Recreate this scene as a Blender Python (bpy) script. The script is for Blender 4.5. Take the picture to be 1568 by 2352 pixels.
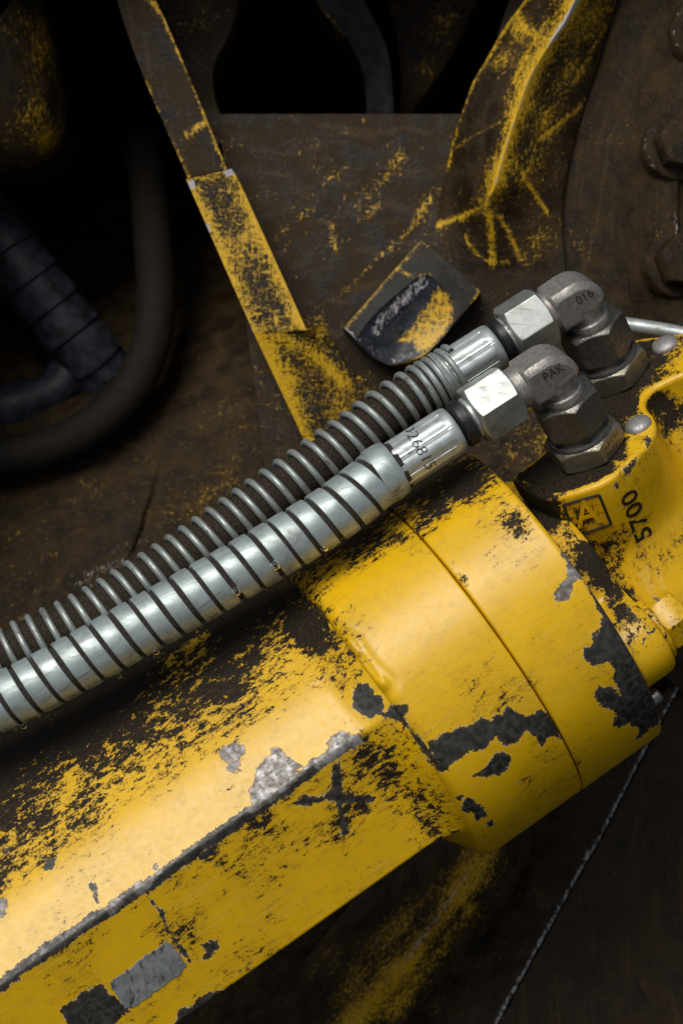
import bpy, math, random
import numpy as np
from mathutils import Vector
from mathutils.bvhtree import BVHTree

# ------------------------------------------------------------------ set-up
for o in list(bpy.data.objects): bpy.data.objects.remove(o)
scn = bpy.context.scene
COL = scn.collection
S = 0.015                      # metres per modelling unit (1 unit = 15 mm)
CAM = 80.0                     # camera distance, units
PITCH = math.radians(45)
K = 0.01148                    # units per layout pixel on the focus plane
cp, sp = math.cos(PITCH), math.sin(PITCH)
BASE = np.array([0, 0, 1.2])

def W(v):
    """layout frame (x right, y away, z up along the picture) -> world metres"""
    v = np.asarray(v, float)
    return np.stack([v[..., 0], v[..., 1]*cp + v[..., 2]*sp, -v[..., 1]*sp + v[..., 2]*cp], -1)*S + BASE

cam_d = bpy.data.cameras.new('camera'); cam = bpy.data.objects.new('camera', cam_d); COL.objects.link(cam)
cam.location = W([0, -CAM, 0]); cam.rotation_euler = (math.pi/2 - PITCH, 0, 0)
cam_d.sensor_fit = 'VERTICAL'; cam_d.sensor_height = 36; cam_d.lens = 36*CAM/27.0
cam_d.clip_start = 0.05; cam_d.clip_end = 100
cam_d.dof.use_dof = True; cam_d.dof.focus_distance = (CAM-2.6)*S; cam_d.dof.aperture_fstop = 13.0
scn.camera = cam
scn.render.resolution_x = 682; scn.render.resolution_y = 1024

SUN_EL, SUN_AZ = math.radians(70), math.radians(248)     # azimuth measured clockwise from +Y
world = bpy.data.worlds.new('World'); scn.world = world; world.use_nodes = True
wn = world.node_tree.nodes; wl = world.node_tree.links
bg = wn['Background']
sky = wn.new('ShaderNodeTexSky'); sky.sky_type = 'NISHITA'; sky.sun_disc = False
sky.sun_elevation = SUN_EL; sky.sun_rotation = SUN_AZ; sky.air_density = 1.0; sky.dust_density = 3.0
hs = wn.new('ShaderNodeHueSaturation'); hs.inputs['Saturation'].default_value = .45          # high thin cloud: a paler, greyer sky
wl.new(sky.outputs[0], hs.inputs['Color']); wl.new(hs.outputs[0], bg.inputs[0]); bg.inputs[1].default_value = 0.05
sun_d = bpy.data.lights.new('sun', 'SUN'); sun_d.energy = 1.5; sun_d.angle = math.radians(32); sun_d.color = (1, .97, .90)
sun = bpy.data.objects.new('sun', sun_d); COL.objects.link(sun)
sd = Vector((math.sin(SUN_AZ)*math.cos(SUN_EL), math.cos(SUN_AZ)*math.cos(SUN_EL), math.sin(SUN_EL)))
sun.rotation_euler = sd.to_track_quat('Z', 'Y').to_euler(); sun.location = sd*4
scn.view_settings.view_transform = 'Standard'; scn.view_settings.look = 'None'
scn.view_settings.gamma = 1; scn.view_settings.exposure = 0.58; scn.view_settings.use_curve_mapping = False
scn.render.engine = 'CYCLES'

# ------------------------------------------------------------------ layout helpers
def dsp(px, py, y):
    f = (CAM+y)/CAM
    return np.array([(px-784)*K*f, y, (1176-py)*K*f])
def proj(V):
    f = CAM/(CAM+V[..., 1])
    return 784+V[..., 0]*f/K, 1176-V[..., 2]*f/K
def nrm(v): v = np.asarray(v, float); return v/np.linalg.norm(v)
EYE = np.array([0, -CAM, 0.])
def on_plane(px, py, P0, n):
    d = dsp(px, py, 0)-EYE
    lam = np.dot(np.asarray(P0)-EYE, n)/np.dot(d, n)
    return EYE+lam*d
def spline(pts, n):
    p = np.asarray(pts, float); p = np.vstack([2*p[0]-p[1], p, 2*p[-1]-p[-2]])
    m = len(p)-3; out = []
    for i in range(m):
        t = np.linspace(0, 1, 40, endpoint=(i == m-1))[:, None]
        a, b, c, d = p[i], p[i+1], p[i+2], p[i+3]
        out.append(.5*((2*b)+(-a+c)*t+(2*a-5*b+4*c-d)*t**2+(-a+3*b-3*c+d)*t**3))
    return resample(np.vstack(out), n)
def resample(p, n):
    p = np.asarray(p, float); L = np.r_[0, np.cumsum(np.linalg.norm(np.diff(p, axis=0), axis=1))]
    t = np.linspace(0, L[-1], n)
    return np.stack([np.interp(t, L, p[:, i]) for i in range(p.shape[1])], 1)
def sstep(a, b, x): t = np.clip((x-a)/(b-a), 0, 1); return t*t*(3-2*t)
def seg_dist(px, py, pts):
    d = np.full(px.shape, 1e9); pts = np.asarray(pts, float)
    for (x0, y0), (x1, y1) in zip(pts[:-1, :2], pts[1:, :2]):
        vx, vy = x1-x0, y1-y0; t = np.clip(((px-x0)*vx+(py-y0)*vy)/(vx*vx+vy*vy+1e-9), 0, 1)
        d = np.minimum(d, np.hypot(px-x0-t*vx, py-y0-t*vy))
    return d
def poly_sd(px, py, pts):
    pts = list(pts); d = seg_dist(px, py, pts+[pts[0]]); ins = np.zeros(px.shape, bool); j = len(pts)-1
    for i in range(len(pts)):
        xi, yi = pts[i]; xj, yj = pts[j]
        with np.errstate(divide='ignore', invalid='ignore'):
            c = ((yi > py) != (yj > py)) & (px < (xj-xi)*(py-yi)/(yj-yi+1e-12)+xi)
        ins ^= c; j = i
    return np.where(ins, d, -d)                # positive inside
def chipf(V, polys=(), lines=()):
    """signed depth inside worn patches, units, +1 offset"""
    px, py = proj(V); f = np.full(px.shape, -80.)
    for p in polys: f = np.maximum(f, poly_sd(px, py, p))
    for pts, w in lines: f = np.maximum(f, w-seg_dist(px, py, pts))
    return 1+np.clip(f*K, -.9, .9)
def blobf(V, items, base=0.):
    px, py = proj(V); f = np.full(px.shape, float(base))
    for (x, y, rx, ry, ang, amp) in items:
        a = math.radians(ang); dx, dy = px-x, -(py-y)
        u = (dx*math.cos(a)+dy*math.sin(a))/rx; v = (-dx*math.sin(a)+dy*math.cos(a))/ry
        f = np.maximum(f, base+(amp-base)*np.exp(-(u*u+v*v)))
    return f
def linef(V, items, base=0.):
    """items: (pts, half width, softness, amplitude): residue along polylines"""
    px, py = proj(V); f = np.full(px.shape, float(base))
    for pts, w, soft, amp in items:
        d = seg_dist(px, py, pts); w = w*.55; soft = soft*1.9; f = np.maximum(f, base+(amp-base)*(1-np.clip((d-w)/soft, 0, 1))**1.6)
    return f

def vnoise(x, y, seed=0, octs=4):
    out = 0; amp = 1; tot = 0
    for o in range(octs):
        T = np.random.RandomState(seed+o).rand(64, 64); xf, yf = np.floor(x).astype(int), np.floor(y).astype(int)
        u, v = x-xf, y-yf; u = u*u*(3-2*u); v = v*v*(3-2*v)
        g = lambda i, j: T[(xf+i) % 64, (yf+j) % 64]
        out = out+amp*((g(0, 0)*(1-u)+g(1, 0)*u)*(1-v)+(g(0, 1)*(1-u)+g(1, 1)*u)*v); tot += amp; amp *= .55; x = x*2.03+5.1; y = y*2.03+2.7
    return out/tot-.5
def rough_up(V, amp, freq, seed=1, octs=5):
    px, py = proj(V); V[..., 1] += amp*2*vnoise(px*freq, py*freq, seed, octs); return V
# ------------------------------------------------------------------ object helpers
def root(name, loc, label, cat, group=None):
    o = bpy.data.objects.new(name, None); COL.objects.link(o); o.location = W(loc)
    o.empty_display_size = .01; o['label'] = label; o['category'] = cat
    if group: o['group'] = group
    return o
def top_of(p):
    while p.parent: p = p.parent
    return p
def mk(name, V, F, mat, parent=None, attrs=None, sharp=35, loc=None, label=None, uvw=None):
    V = np.asarray(V, float).reshape(-1, 3)
    if parent is not None: org = np.array(top_of(parent).location)
    elif loc is not None: org = W(loc)
    else: org = np.zeros(3)
    me = bpy.data.meshes.new(name)
    X = W(V)-org
    if isinstance(F, np.ndarray):
        nf, k = F.shape
        me.vertices.add(len(X)); me.vertices.foreach_set('co', X.astype(np.float32).ravel())
        me.loops.add(nf*k); me.loops.foreach_set('vertex_index', F.astype(np.int32).ravel())
        me.polygons.add(nf); me.polygons.foreach_set('loop_start', np.arange(0, nf*k, k, dtype=np.int32))
        me.update(calc_edges=True); me.validate()
    else:
        me.from_pydata(X.tolist(), [], [list(map(int, f)) for f in F]); me.update()
    a = me.attributes.new('co', 'FLOAT_VECTOR', 'POINT')
    a.data.foreach_set('vector', (V if uvw is None else np.asarray(uvw).reshape(-1, 3)).astype(np.float32).ravel())
    for k_, arr in (attrs or {}).items():
        arr = np.broadcast_to(np.asarray(arr, np.float32).ravel(), (len(V),)) if np.ndim(arr) == 0 or np.size(arr) == 1 else np.asarray(arr, np.float32).ravel()
        a = me.attributes.new(k_, 'FLOAT', 'POINT'); a.data.foreach_set('value', np.ascontiguousarray(arr))
    me.polygons.foreach_set('use_smooth', np.ones(len(me.polygons), bool))
    me.set_sharp_from_angle(angle=math.radians(sharp))
    me.materials.append(mat)
    o = bpy.data.objects.new(name, me); COL.objects.link(o)
    if parent is not None: o.parent = parent
    elif loc is not None: o.location = org
    if label: o['label'] = label
    return o
def gridF(nu, nv, cu=False, cv=False, flip=False):
    i = np.arange(nu if cu else nu-1); j = np.arange(nv if cv else nv-1)
    I, J = np.meshgrid(i, j, indexing='ij'); I2, J2 = (I+1) % nu, (J+1) % nv
    q = np.stack([I*nv+J, I2*nv+J, I2*nv+J2, I*nv+J2], -1).reshape(-1, 4)
    return q[:, ::-1].copy() if flip else q
def frame(ax, ref):
    ax = nrm(ax); e1 = nrm(np.asarray(ref)-np.dot(ref, ax)*ax); return ax, e1, np.cross(ax, e1)
def lathe(O, ax, ref, prof, nseg=96, phase=0, cap=False):
    ax, e1, e2 = frame(ax, ref); th = np.linspace(0, 2*math.pi, nseg, endpoint=False)+phase
    pr = np.asarray(prof, float)
    V = O+pr[:, 0, None, None]*ax+pr[:, 1, None, None]*(np.cos(th)[None, :, None]*e1+np.sin(th)[None, :, None]*e2)
    return V, gridF(len(pr), nseg, cv=True)
def hexnut(O, ax, ref, rho, t0, t1, phase=0, bore=.3, ch=.55, rc=.995, n=24):
    """chamfered hexagon nut: real cone-cut corners"""
    ax, e1, e2 = frame(ax, ref); ap = rho*.866
    base = np.linspace(-math.pi/6, math.pi/6, n, endpoint=False)
    base = np.sign(base)*(np.abs(base)/(math.pi/6))**.75*(math.pi/6)
    th = np.concatenate([base+i*math.pi/3 for i in range(6)])
    loc = np.concatenate([base]*6)
    r = np.minimum(ap/np.cos(loc), rho*rc); r = r*1.0
    drop = np.maximum(r-ap*.955, 0)*ch; th = th+phase
    c = np.cos(th)[:, None]*e1+np.sin(th)[:, None]*e2
    b = .018*rho
    rows = [(np.full_like(r, bore), np.full_like(r, t0)), (np.full_like(r, ap*.955), np.full_like(r, t0)),
            (r-b, t0+drop), (r, t0+drop+b*1.5), (r, (t0+t1)/2+0*r), (r, t1-drop-b*1.5), (r-b, t1-drop),
            (np.full_like(r, ap*.955), np.full_like(r, t1)), (np.full_like(r, bore), np.full_like(r, t1))]
    V = np.stack([O+t[:, None]*ax+rr[:, None]*c for rr, t in rows])
    return V, gridF(len(rows), len(th), cv=True)
def pframes(P, ref):
    T = np.gradient(P, axis=0); T /= np.linalg.norm(T, axis=1)[:, None]
    N = np.zeros_like(P); n = nrm(np.asarray(ref)-np.dot(ref, T[0])*T[0])
    for i in range(len(P)):
        n = nrm(n-np.dot(n, T[i])*T[i]); N[i] = n
    return T, N, np.cross(T, N)
def tube(P, r, nseg=32, ref=(0, -1, 0), cap=True):
    P = np.asarray(P, float); T, N, B = pframes(P, np.array(ref, float)); th = np.linspace(0, 2*math.pi, nseg, endpoint=False)
    r = np.broadcast_to(np.asarray(r, float).reshape(-1, 1) if np.ndim(r) <= 1 else r, (len(P), nseg))
    V = P[:, None]+r[..., None]*(np.cos(th)[None, :, None]*N[:, None]+np.sin(th)[None, :, None]*B[:, None])
    if cap: V = np.concatenate([np.broadcast_to(P[0], (1, nseg, 3)), V, np.broadcast_to(P[-1], (1, nseg, 3))])
    return V, gridF(len(V), nseg, cv=True)
def prism(ring, out, axis, levels):
    axis = np.asarray(axis)
    V = np.stack([ring+axis*t+out*o for t, o in levels]); n = len(ring)
    F = [tuple(q) for q in gridF(len(levels), n, cv=True)]
    F.append(tuple(range(n-1, -1, -1))); F.append(tuple((len(levels)-1)*n+i for i in range(n)))
    return V, F
def ring_out(ring, axis, smooth=0):
    t = np.roll(ring, -1, 0)-np.roll(ring, 1, 0); o = np.cross(t, axis); o /= np.linalg.norm(o, axis=1)[:, None]
    c = ring.mean(0)
    if np.mean(np.sum(o*(ring-c), 1)) < 0: o = -o
    for _ in range(smooth): o = (np.roll(o, 1, 0)+o*2+np.roll(o, -1, 0))/4
    return o
def closed_spline(pts, n):
    p = np.asarray(pts, float); p = np.vstack([p[-2:], p, p[:3]]); q = spline(p, 4000)
    i0 = np.argmin(np.linalg.norm(q-p[2], axis=1)+(np.arange(len(q)) > 2000)*1e6)
    i1 = np.argmin(np.linalg.norm(q-p[2], axis=1)+(np.arange(len(q)) < 2000)*1e6)
    return resample(q[i0:i1+1], n+1)[:-1]
def loft(lines, nu, nv, smooth=True, skirt=None):
    """surface through polylines of (px,py,y); skirt = depth of the plate's sides"""
    L = []
    for l in lines:
        p = np.array([dsp(*q) for q in l]); L.append(spline(p, nu) if smooth and len(p) > 2 else resample(p, nu))
    rows = []
    for i in range(len(L)-1):
        t = np.linspace(0, 1, nv, endpoint=(i == len(L)-2))[:, None, None]
        rows.append(L[i]*(1-t)+L[i+1]*t)
    V = np.concatenate(rows).transpose(1, 0, 2)       # nu x nv
    if skirt:
        d = np.array([0, skirt, 0])
        V = np.concatenate([V[:1]+d, V, V[-1:]+d]); V = np.concatenate([V[:, :1]+d, V, V[:, -1:]+d], 1)
    return V, gridF(V.shape[0], V.shape[1], flip=True)

# ------------------------------------------------------------------ materials
class NT:
    def __init__(s, name):
        s.m = bpy.data.materials.new(name); s.m.use_nodes = True; s.t = s.m.node_tree; s.n = s.t.nodes; s.l = s.t.links
        s.bsdf = s.n['Principled BSDF']; s.co = s.attr('co', 'Vector')
    def put(s, sock, v):
        if isinstance(v, bpy.types.NodeSocket): s.l.new(v, sock)
        elif isinstance(v, (tuple, list)) and len(v) == 3 and sock.type == 'RGBA': sock.default_value = (*v, 1)
        else: sock.default_value = v
    def attr(s, name, out='Fac'):
        n = s.n.new('ShaderNodeAttribute'); n.attribute_name = name; return n.outputs[out]
    def map(s, vec, scale=(1, 1, 1), rot=(0, 0, 0), loc=(0, 0, 0)):
        n = s.n.new('ShaderNodeMapping'); s.put(n.inputs[0], vec); n.inputs[1].default_value = loc
        n.inputs[2].default_value = [math.radians(r) for r in rot]; n.inputs[3].default_value = scale; return n.outputs[0]
    def noise(s, scale, detail=4, rough=.55, vec=None, dist=0.):
        n = s.n.new('ShaderNodeTexNoise'); s.put(n.inputs['Vector'], vec if vec is not None else s.co)
        n.inputs['Scale'].default_value = scale; n.inputs['Detail'].default_value = detail
        n.inputs['Roughness'].default_value = rough; n.inputs['Distortion'].default_value = dist; return n.outputs[0]
    def m_(s, op, a, b=0., c=None):
        n = s.n.new('ShaderNodeMath'); n.operation = op; s.put(n.inputs[0], a); s.put(n.inputs[1], b)
        if c is not None: s.put(n.inputs[2], c)
        return n.outputs[0]
    def add(s, *a):
        r = a[0]
        for b in a[1:]: r = s.m_('ADD', r, b)
        return r
    def ctr(s, x, amp): return s.m_('MULTIPLY_ADD', x, amp*1.9, -.95*amp)      # (x-.5)*amp
    def step(s, x, lo, hi, a=0., b=1.):
        n = s.n.new('ShaderNodeMapRange'); n.interpolation_type = 'SMOOTHSTEP'; s.put(n.inputs[0], x)
        n.inputs[1].default_value = lo; n.inputs[2].default_value = hi; n.inputs[3].default_value = a; n.inputs[4].default_value = b
        return n.outputs[0]
    def mix(s, f, a, b):
        n = s.n.new('ShaderNodeMix'); n.data_type = 'RGBA'; s.put(n.inputs[0], f); s.put(n.inputs[6], a); s.put(n.inputs[7], b); return n.outputs[2]
    def mixf(s, f, a, b):
        n = s.n.new('ShaderNodeMix'); n.data_type = 'FLOAT'; s.put(n.inputs[0], f); s.put(n.inputs[2], a); s.put(n.inputs[3], b); return n.outputs[0]
    def bump(s, h, strength, dist=.0006, base=None):
        n = s.n.new('ShaderNodeBump'); n.inputs['Strength'].default_value = strength; n.inputs['Distance'].default_value = dist
        s.put(n.inputs['Height'], h)
        if base is not None: s.l.new(base, n.inputs['Normal'])
        return n.outputs[0]
    def set(s, **k):
        for a, v in k.items(): s.put(s.bsdf.inputs[a.replace('_', ' ')], v)
        return s.m

GRIME = (.0125, .0085, .0045); GRIME2 = (.036, .025, .0145)
YEL = (.76, .440, .003)

def scratches(t, vec, amt):
    """fine straight scratches in several directions, 0..1"""
    out = None
    for i, (ang, sc) in enumerate(((20, 26), (75, 30), (140, 24))):
        v = t.map(vec, scale=(.5, sc, .5), rot=(0, ang, ang*1.7+10), loc=(i*7, i*3, i))
        x = t.step(t.noise(1.0, 2, .5, v, .2), amt, amt+.06)
        out = x if out is None else t.m_('MAXIMUM', out, x)
    return out

def paint_mat(name, yel=YEL, streak=(3.2, 6.5, 6.5), amp=2.4):
    t = NT(name)
    g = t.m_('SUBTRACT', t.attr('grime'), 1.0); c = t.m_('SUBTRACT', t.attr('chip'), 1.0); bare = t.attr('bare')
    st = t.map(t.co, scale=streak)
    n1 = t.noise(1.0, 7, .68, st, .35); n2 = t.noise(16, 4, .6); n3 = t.noise(5.5, 4, .62); nl = t.noise(.55, 3, .5)
    gm = t.add(g, t.ctr(n1, amp), t.ctr(n2, 1.0), t.ctr(nl, 1.5))
    gmask = t.step(gm, -.10, .16)
    jag = t.add(t.ctr(t.noise(3.2, 4, .6), .18), t.ctr(t.noise(13, 3, .65), .10))
    cd = t.add(c, jag); cmask = t.step(cd, -.004, .010); edge = t.m_('MULTIPLY', t.step(cd, -.03, -.006), t.m_('SUBTRACT', 1.0, cmask))
    # paint colour: slight fading, dust film, scratches
    col = t.mix(t.step(nl, .35, .65), yel, tuple(x*.9 for x in yel))
    film = t.step(t.noise(3.0, 5, .7), .45, .75, 0, .25)
    col = t.mix(film, col, (.34, .20, .03))
    fine = t.step(t.add(t.noise(20, 4, .75), t.ctr(nl, .22), t.ctr(n1, .18), t.m_('MULTIPLY', g, .06)), .52, .68, 0, .62); col = t.mix(fine, col, (.13, .078, .014))
    sc = scratches(t, t.co, .66); scl = t.m_('MULTIPLY', sc, .4); col = t.mix(scl, col, (.72, .50, .10))
    scd = t.step(t.noise(1., 2, .5, t.map(t.co, scale=(.6, 24, .6), rot=(0, 47, 65), loc=(31, 5, 9)), .2), .71, .76, 0, .4); col = t.mix(scd, col, (.12, .075, .02))
    # primer edge, exposed metal or dark undercoat
    dark = t.mix(t.step(n3, .4, .62), (.023, .021, .017), (.050, .048, .041))
    dark = t.mix(t.step(n1, .56, .68, 0, .85), dark, GRIME)
    metal = t.mix(t.step(t.noise(4.5, 6, .7), .42, .6), (.13, .11, .092), (.30, .29, .29))
    under = t.mix(bare, dark, metal); under = t.mix(t.m_('MULTIPLY', t.step(cd, .075, .01), t.step(n2, .42, .6, 0, .8)), under, (.11, .075, .045))
    col = t.mix(t.m_('MULTIPLY', edge, t.step(n3, .45, .6, .05, .8)), col, (.62, .55, .40))
    gcol = t.mix(t.step(n2, .4, .65), GRIME, GRIME2)
    col = t.mix(t.step(gm, -.55, .05, 0, .45), col, (.20, .105, .010)); col = t.mix(gmask, col, gcol)
    col = t.mix(cmask, col, under)
    rough = t.mixf(gmask, t.step(n3, .3, .7, .31, .38), t.step(n2, .3, .7, .45, .75)); rough = t.mixf(cmask, rough, t.step(n3, .35, .65, .3, .6))
    gs = t.step(g, -.5, .6, .02, 1.5)
    h = t.add(t.m_('MULTIPLY', cmask, -.5), t.m_('MULTIPLY', n2, gs))
    b = t.bump(h, .8, .0008)
    return t.set(Base_Color=col, Roughness=rough, Normal=b, Metallic=t.m_('MULTIPLY', t.m_('MULTIPLY', cmask, bare), .2), Specular_IOR_Level=t.mixf(gmask, .46, .22))

def residue_mat(name, base=(.031, .0185, .0075), base2=(.0115, .0070, .0031), rough=.58, grit=1.0, spec=.20):
    """grease-caked plate with left-over yellow paint (attr yel) and rubbed bare edges or painted glints (attr wht)"""
    t = NT(name)
    y = t.m_('SUBTRACT', t.attr('yel'), 1.22); w = t.m_('SUBTRACT', t.attr('wht'), 1.0)
    fib = t.noise(1., 7, .72, t.map(t.co, scale=(14, 14, 3.5), rot=(0, 35, 0)), 1.0)
    fib2 = t.noise(1., 7, .72, t.map(t.co, scale=(3.5, 14, 16), rot=(0, -28, 0)), 1.2)
    n2 = t.noise(12, 6, .68); n3 = t.noise(1.6, 6, .6); nl = t.noise(.5, 3, .5)
    ym = t.step(t.add(y, t.ctr(t.m_('MAXIMUM', fib, fib2), 3.6), t.ctr(n2, .7), t.ctr(nl, .9), -.28), -.12, .22)
    wm = t.step(t.add(w, t.ctr(fib, 1.4), t.ctr(n2, .8)), -.08, .15)
    col = t.mix(t.step(n3, .35, .65), base2, base)
    col = t.mix(t.step(n2, .52, .72, 0, .8), col, tuple(b*2.0 for b in base))
    col = t.mix(t.step(nl, .5, .7, 0, .45), col, (.05, .030, .014))
    ycol = t.mix(t.step(n2, .35, .7), YEL, (.44, .26, .015))
    sc = scratches(t, t.co, .63); col = t.mix(t.m_('MULTIPLY', sc, .20), col, (.11, .065, .022)); col = t.mix(ym, col, ycol); col = t.mix(wm, col, (.42, .40, .40))
    h = t.add(t.m_('MULTIPLY', n2, .5*grit), t.m_('MULTIPLY', n3, .8*grit))
    return t.set(Base_Color=col, Roughness=t.mixf(ym, t.step(n3, .38, .62, rough-.22, rough+.15), .5), Normal=t.bump(h, .6, .0012), Specular_IOR_Level=t.mixf(ym, spec, .45))

def zinc_mat(name, base=(.56, .61, .60), dirt=.5, rough=.38, metal=.62):
    t = NT(name)
    d = t.attr('dirt'); n1 = t.noise(2.6, 7, .66); n2 = t.noise(18, 5, .65); n3 = t.noise(1., 6, .6, t.map(t.co, scale=(2, 9, 6), rot=(0, 30, 0)))
    m = t.add(d, t.ctr(n1, 1.3), t.ctr(n2, .9), t.ctr(n3, .6), -1.0+dirt*.5)
    dm = t.step(m, -.05, .35); film = t.step(m, -.5, .2, 0, .35)
    col = t.mix(t.step(n1, .35, .65), base, tuple(x*.82 for x in base))
    col = t.mix(film, col, (.22, .19, .13)); col = t.mix(dm, col, (.045, .033, .022))
    sc = scratches(t, t.co, .64); col = t.mix(t.m_('MULTIPLY', sc, .55), col, (.20, .20, .185))
    h = t.add(t.m_('MULTIPLY', n2, .25), t.m_('MULTIPLY', n1, .2))
    return t.set(Base_Color=col, Metallic=t.mixf(dm, metal, .05), Roughness=t.mixf(dm, t.step(n3, .3, .7, rough-.05, rough+.10), .7), Normal=t.bump(h, .3, .0004))

def cast_mat(name, base=(.33, .305, .28), rough=.38, metal=.55):
    t = NT(name)
    d = t.attr('dirt'); n1 = t.noise(2.2, 7, .65); n2 = t.noise(26, 4, .6); n3 = t.noise(7, 5, .6)
    dm = t.step(t.add(d, t.ctr(n1, 1.4), t.ctr(n2, .6), -.7), -.1, .4)
    col = t.mix(t.step(n3, .35, .7), base, tuple(x*.62 for x in base)); col = t.mix(t.step(n2, .55, .7, 0, .6), col, tuple(min(1, x*1.7) for x in base))
    col = t.mix(dm, col, (.05, .034, .02))
    h = t.add(t.m_('MULTIPLY', n2, .7), t.m_('MULTIPLY', n3, .3))
    return t.set(Base_Color=col, Metallic=t.mixf(dm, metal, .05), Roughness=t.mixf(dm, t.step(n3, .3, .7, rough-.07, rough+.1), .7), Normal=t.bump(h, .42, .0005))

def rubber_mat(name, base=(.022, .018, .014), rough=.6, bump=.6, bluish=None, wet=False, spec=.12):
    t = NT(name); n1 = t.noise(2.5, 6, .65); n2 = t.noise(20, 5, .7); n3 = t.noise(1.2, 3, .5)
    col = t.mix(t.step(n2, .4, .7), tuple(x*.6 for x in base), tuple(x*1.7 for x in base))
    if bluish: col = t.mix(t.step(n1, .3, .8), col, bluish)
    r = t.step(n1, .35, .6, .18, rough) if wet else t.step(n1, .3, .7, rough-.1, rough+.15)
    return t.set(Base_Color=col, Roughness=r, Normal=t.bump(t.add(n2, t.m_('MULTIPLY', n1, .6)), bump, .0008), Specular_IOR_Level=.5 if wet else spec)

def flat_mat(name, c, rough=.6, metal=0.):
    t = NT(name); n = t.noise(20, 5, .65)
    col = t.mix(t.step(n, .35, .7), tuple(x*.7 for x in c), tuple(min(1, x*1.2) for x in c))
    return t.set(Base_Color=col, Roughness=rough, Metallic=metal, Normal=t.bump(n, .25, .0004))

M_paint = paint_mat('worn_yellow_paint')
M_cast_paint = paint_mat('worn_yellow_casting', streak=(4.5, 4.5, 3.6), amp=2.0)
M_plate = residue_mat('greasy_plate')
M_floor = residue_mat('caked_floor', base=(.038, .0230, .0088), base2=(.0115, .0072, .0032), grit=2.4, rough=.66)
M_zinc = zinc_mat('zinc_plated_steel')
M_zincw = zinc_mat('clean_zinc_steel', base=(.44, .465, .44), dirt=.80, rough=.40, metal=.75)
M_band = zinc_mat('zinc_band', base=(.40, .465, .455), dirt=.75, rough=.42, metal=.5)
M_elbow = cast_mat('forged_steel')
M_dsteel = cast_mat('dark_plated_steel', base=(.16, .15, .135), rough=.30, metal=.8)
M_olive = cast_mat('olive_plated_steel', base=(.27, .25, .19), rough=.30, metal=.8)
M_rubber = rubber_mat('dusty_rubber', base=(.042, .032, .023), rough=.7, bump=.9)
M_wet = rubber_mat('wet_dusty_rubber', base=(.030, .023, .017), rough=.65, bump=1.0, wet=True)
M_blk = rubber_mat('black_seal', base=(.012, .012, .014), rough=.35, bump=.15, spec=.5)
M_bhose = rubber_mat('dark_hose', base=(.015, .012, .009), rough=.6, bump=.5)
M_shose = rubber_mat('bluish_wrapped_hose', base=(.012, .012, .014), rough=.45, bump=.12, spec=.25, bluish=(.040, .047, .064))  # bluish highlights of the wrapped hose are mixed into its base colour
M_void = rubber_mat('shade_black', base=(.005, .004, .003), rough=.8, bump=.3, spec=.05)  # near-black base colour puts the deep shade of the recess into the surface
M_ink = flat_mat('engraving_dirt', (.020, .017, .014), .8); M_stamp = flat_mat('stamp_shadow', (.030, .025, .021), .8)
M_rivet = cast_mat('dull_rivet', base=(.42, .40, .39), rough=.45, metal=.6)
t = NT('grey_label'); n_ = t.noise(3.5, 6, .7); m_ = t.noise(1., 5, .7, t.map(t.co, scale=(9, 3, 3), rot=(0, -35, 0)))
M_label = t.set(Base_Color=t.mix(t.step(m_, .52, .66, 0, .9), t.mix(t.step(n_, .4, .6), (.17, .18, .18), (.25, .26, .26)), (.04, .032, .024)), Roughness=.5)
M_dark = flat_mat('bare_dark_steel', (.03, .03, .028), .5)

# ------------------------------------------------------------------ the hydraulic cylinder
TH = math.radians(6.5)
ang = math.radians(34.7)
A = np.array([math.cos(ang)*math.cos(TH), math.sin(TH), math.sin(ang)*math.cos(TH)])      # along, to upper right
Bv = np.array([-math.sin(ang), 0, math.cos(ang)])                                         # across, up-left
Nv = -np.cross(A, Bv); Nv = Nv if Nv[1] < 0 else -Nv                                       # towards the viewer
C0 = dsp(1282, 1362, 0)
def cyl(s, n, b): return C0+np.multiply.outer(s, A)+np.multiply.outer(n, Nv)+np.multiply.outer(b, Bv)
def sbn(px, py, n):
    X = on_plane(px, py, C0+Nv*n, Nv)-C0; return np.dot(X, A), np.dot(X, Bv)
R = 4.55
cylinder = root('hydraulic_cylinder', cyl(-6., 0., -4.), 'scratched yellow hydraulic cylinder running diagonally across the lower half', 'cylinder')

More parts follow.
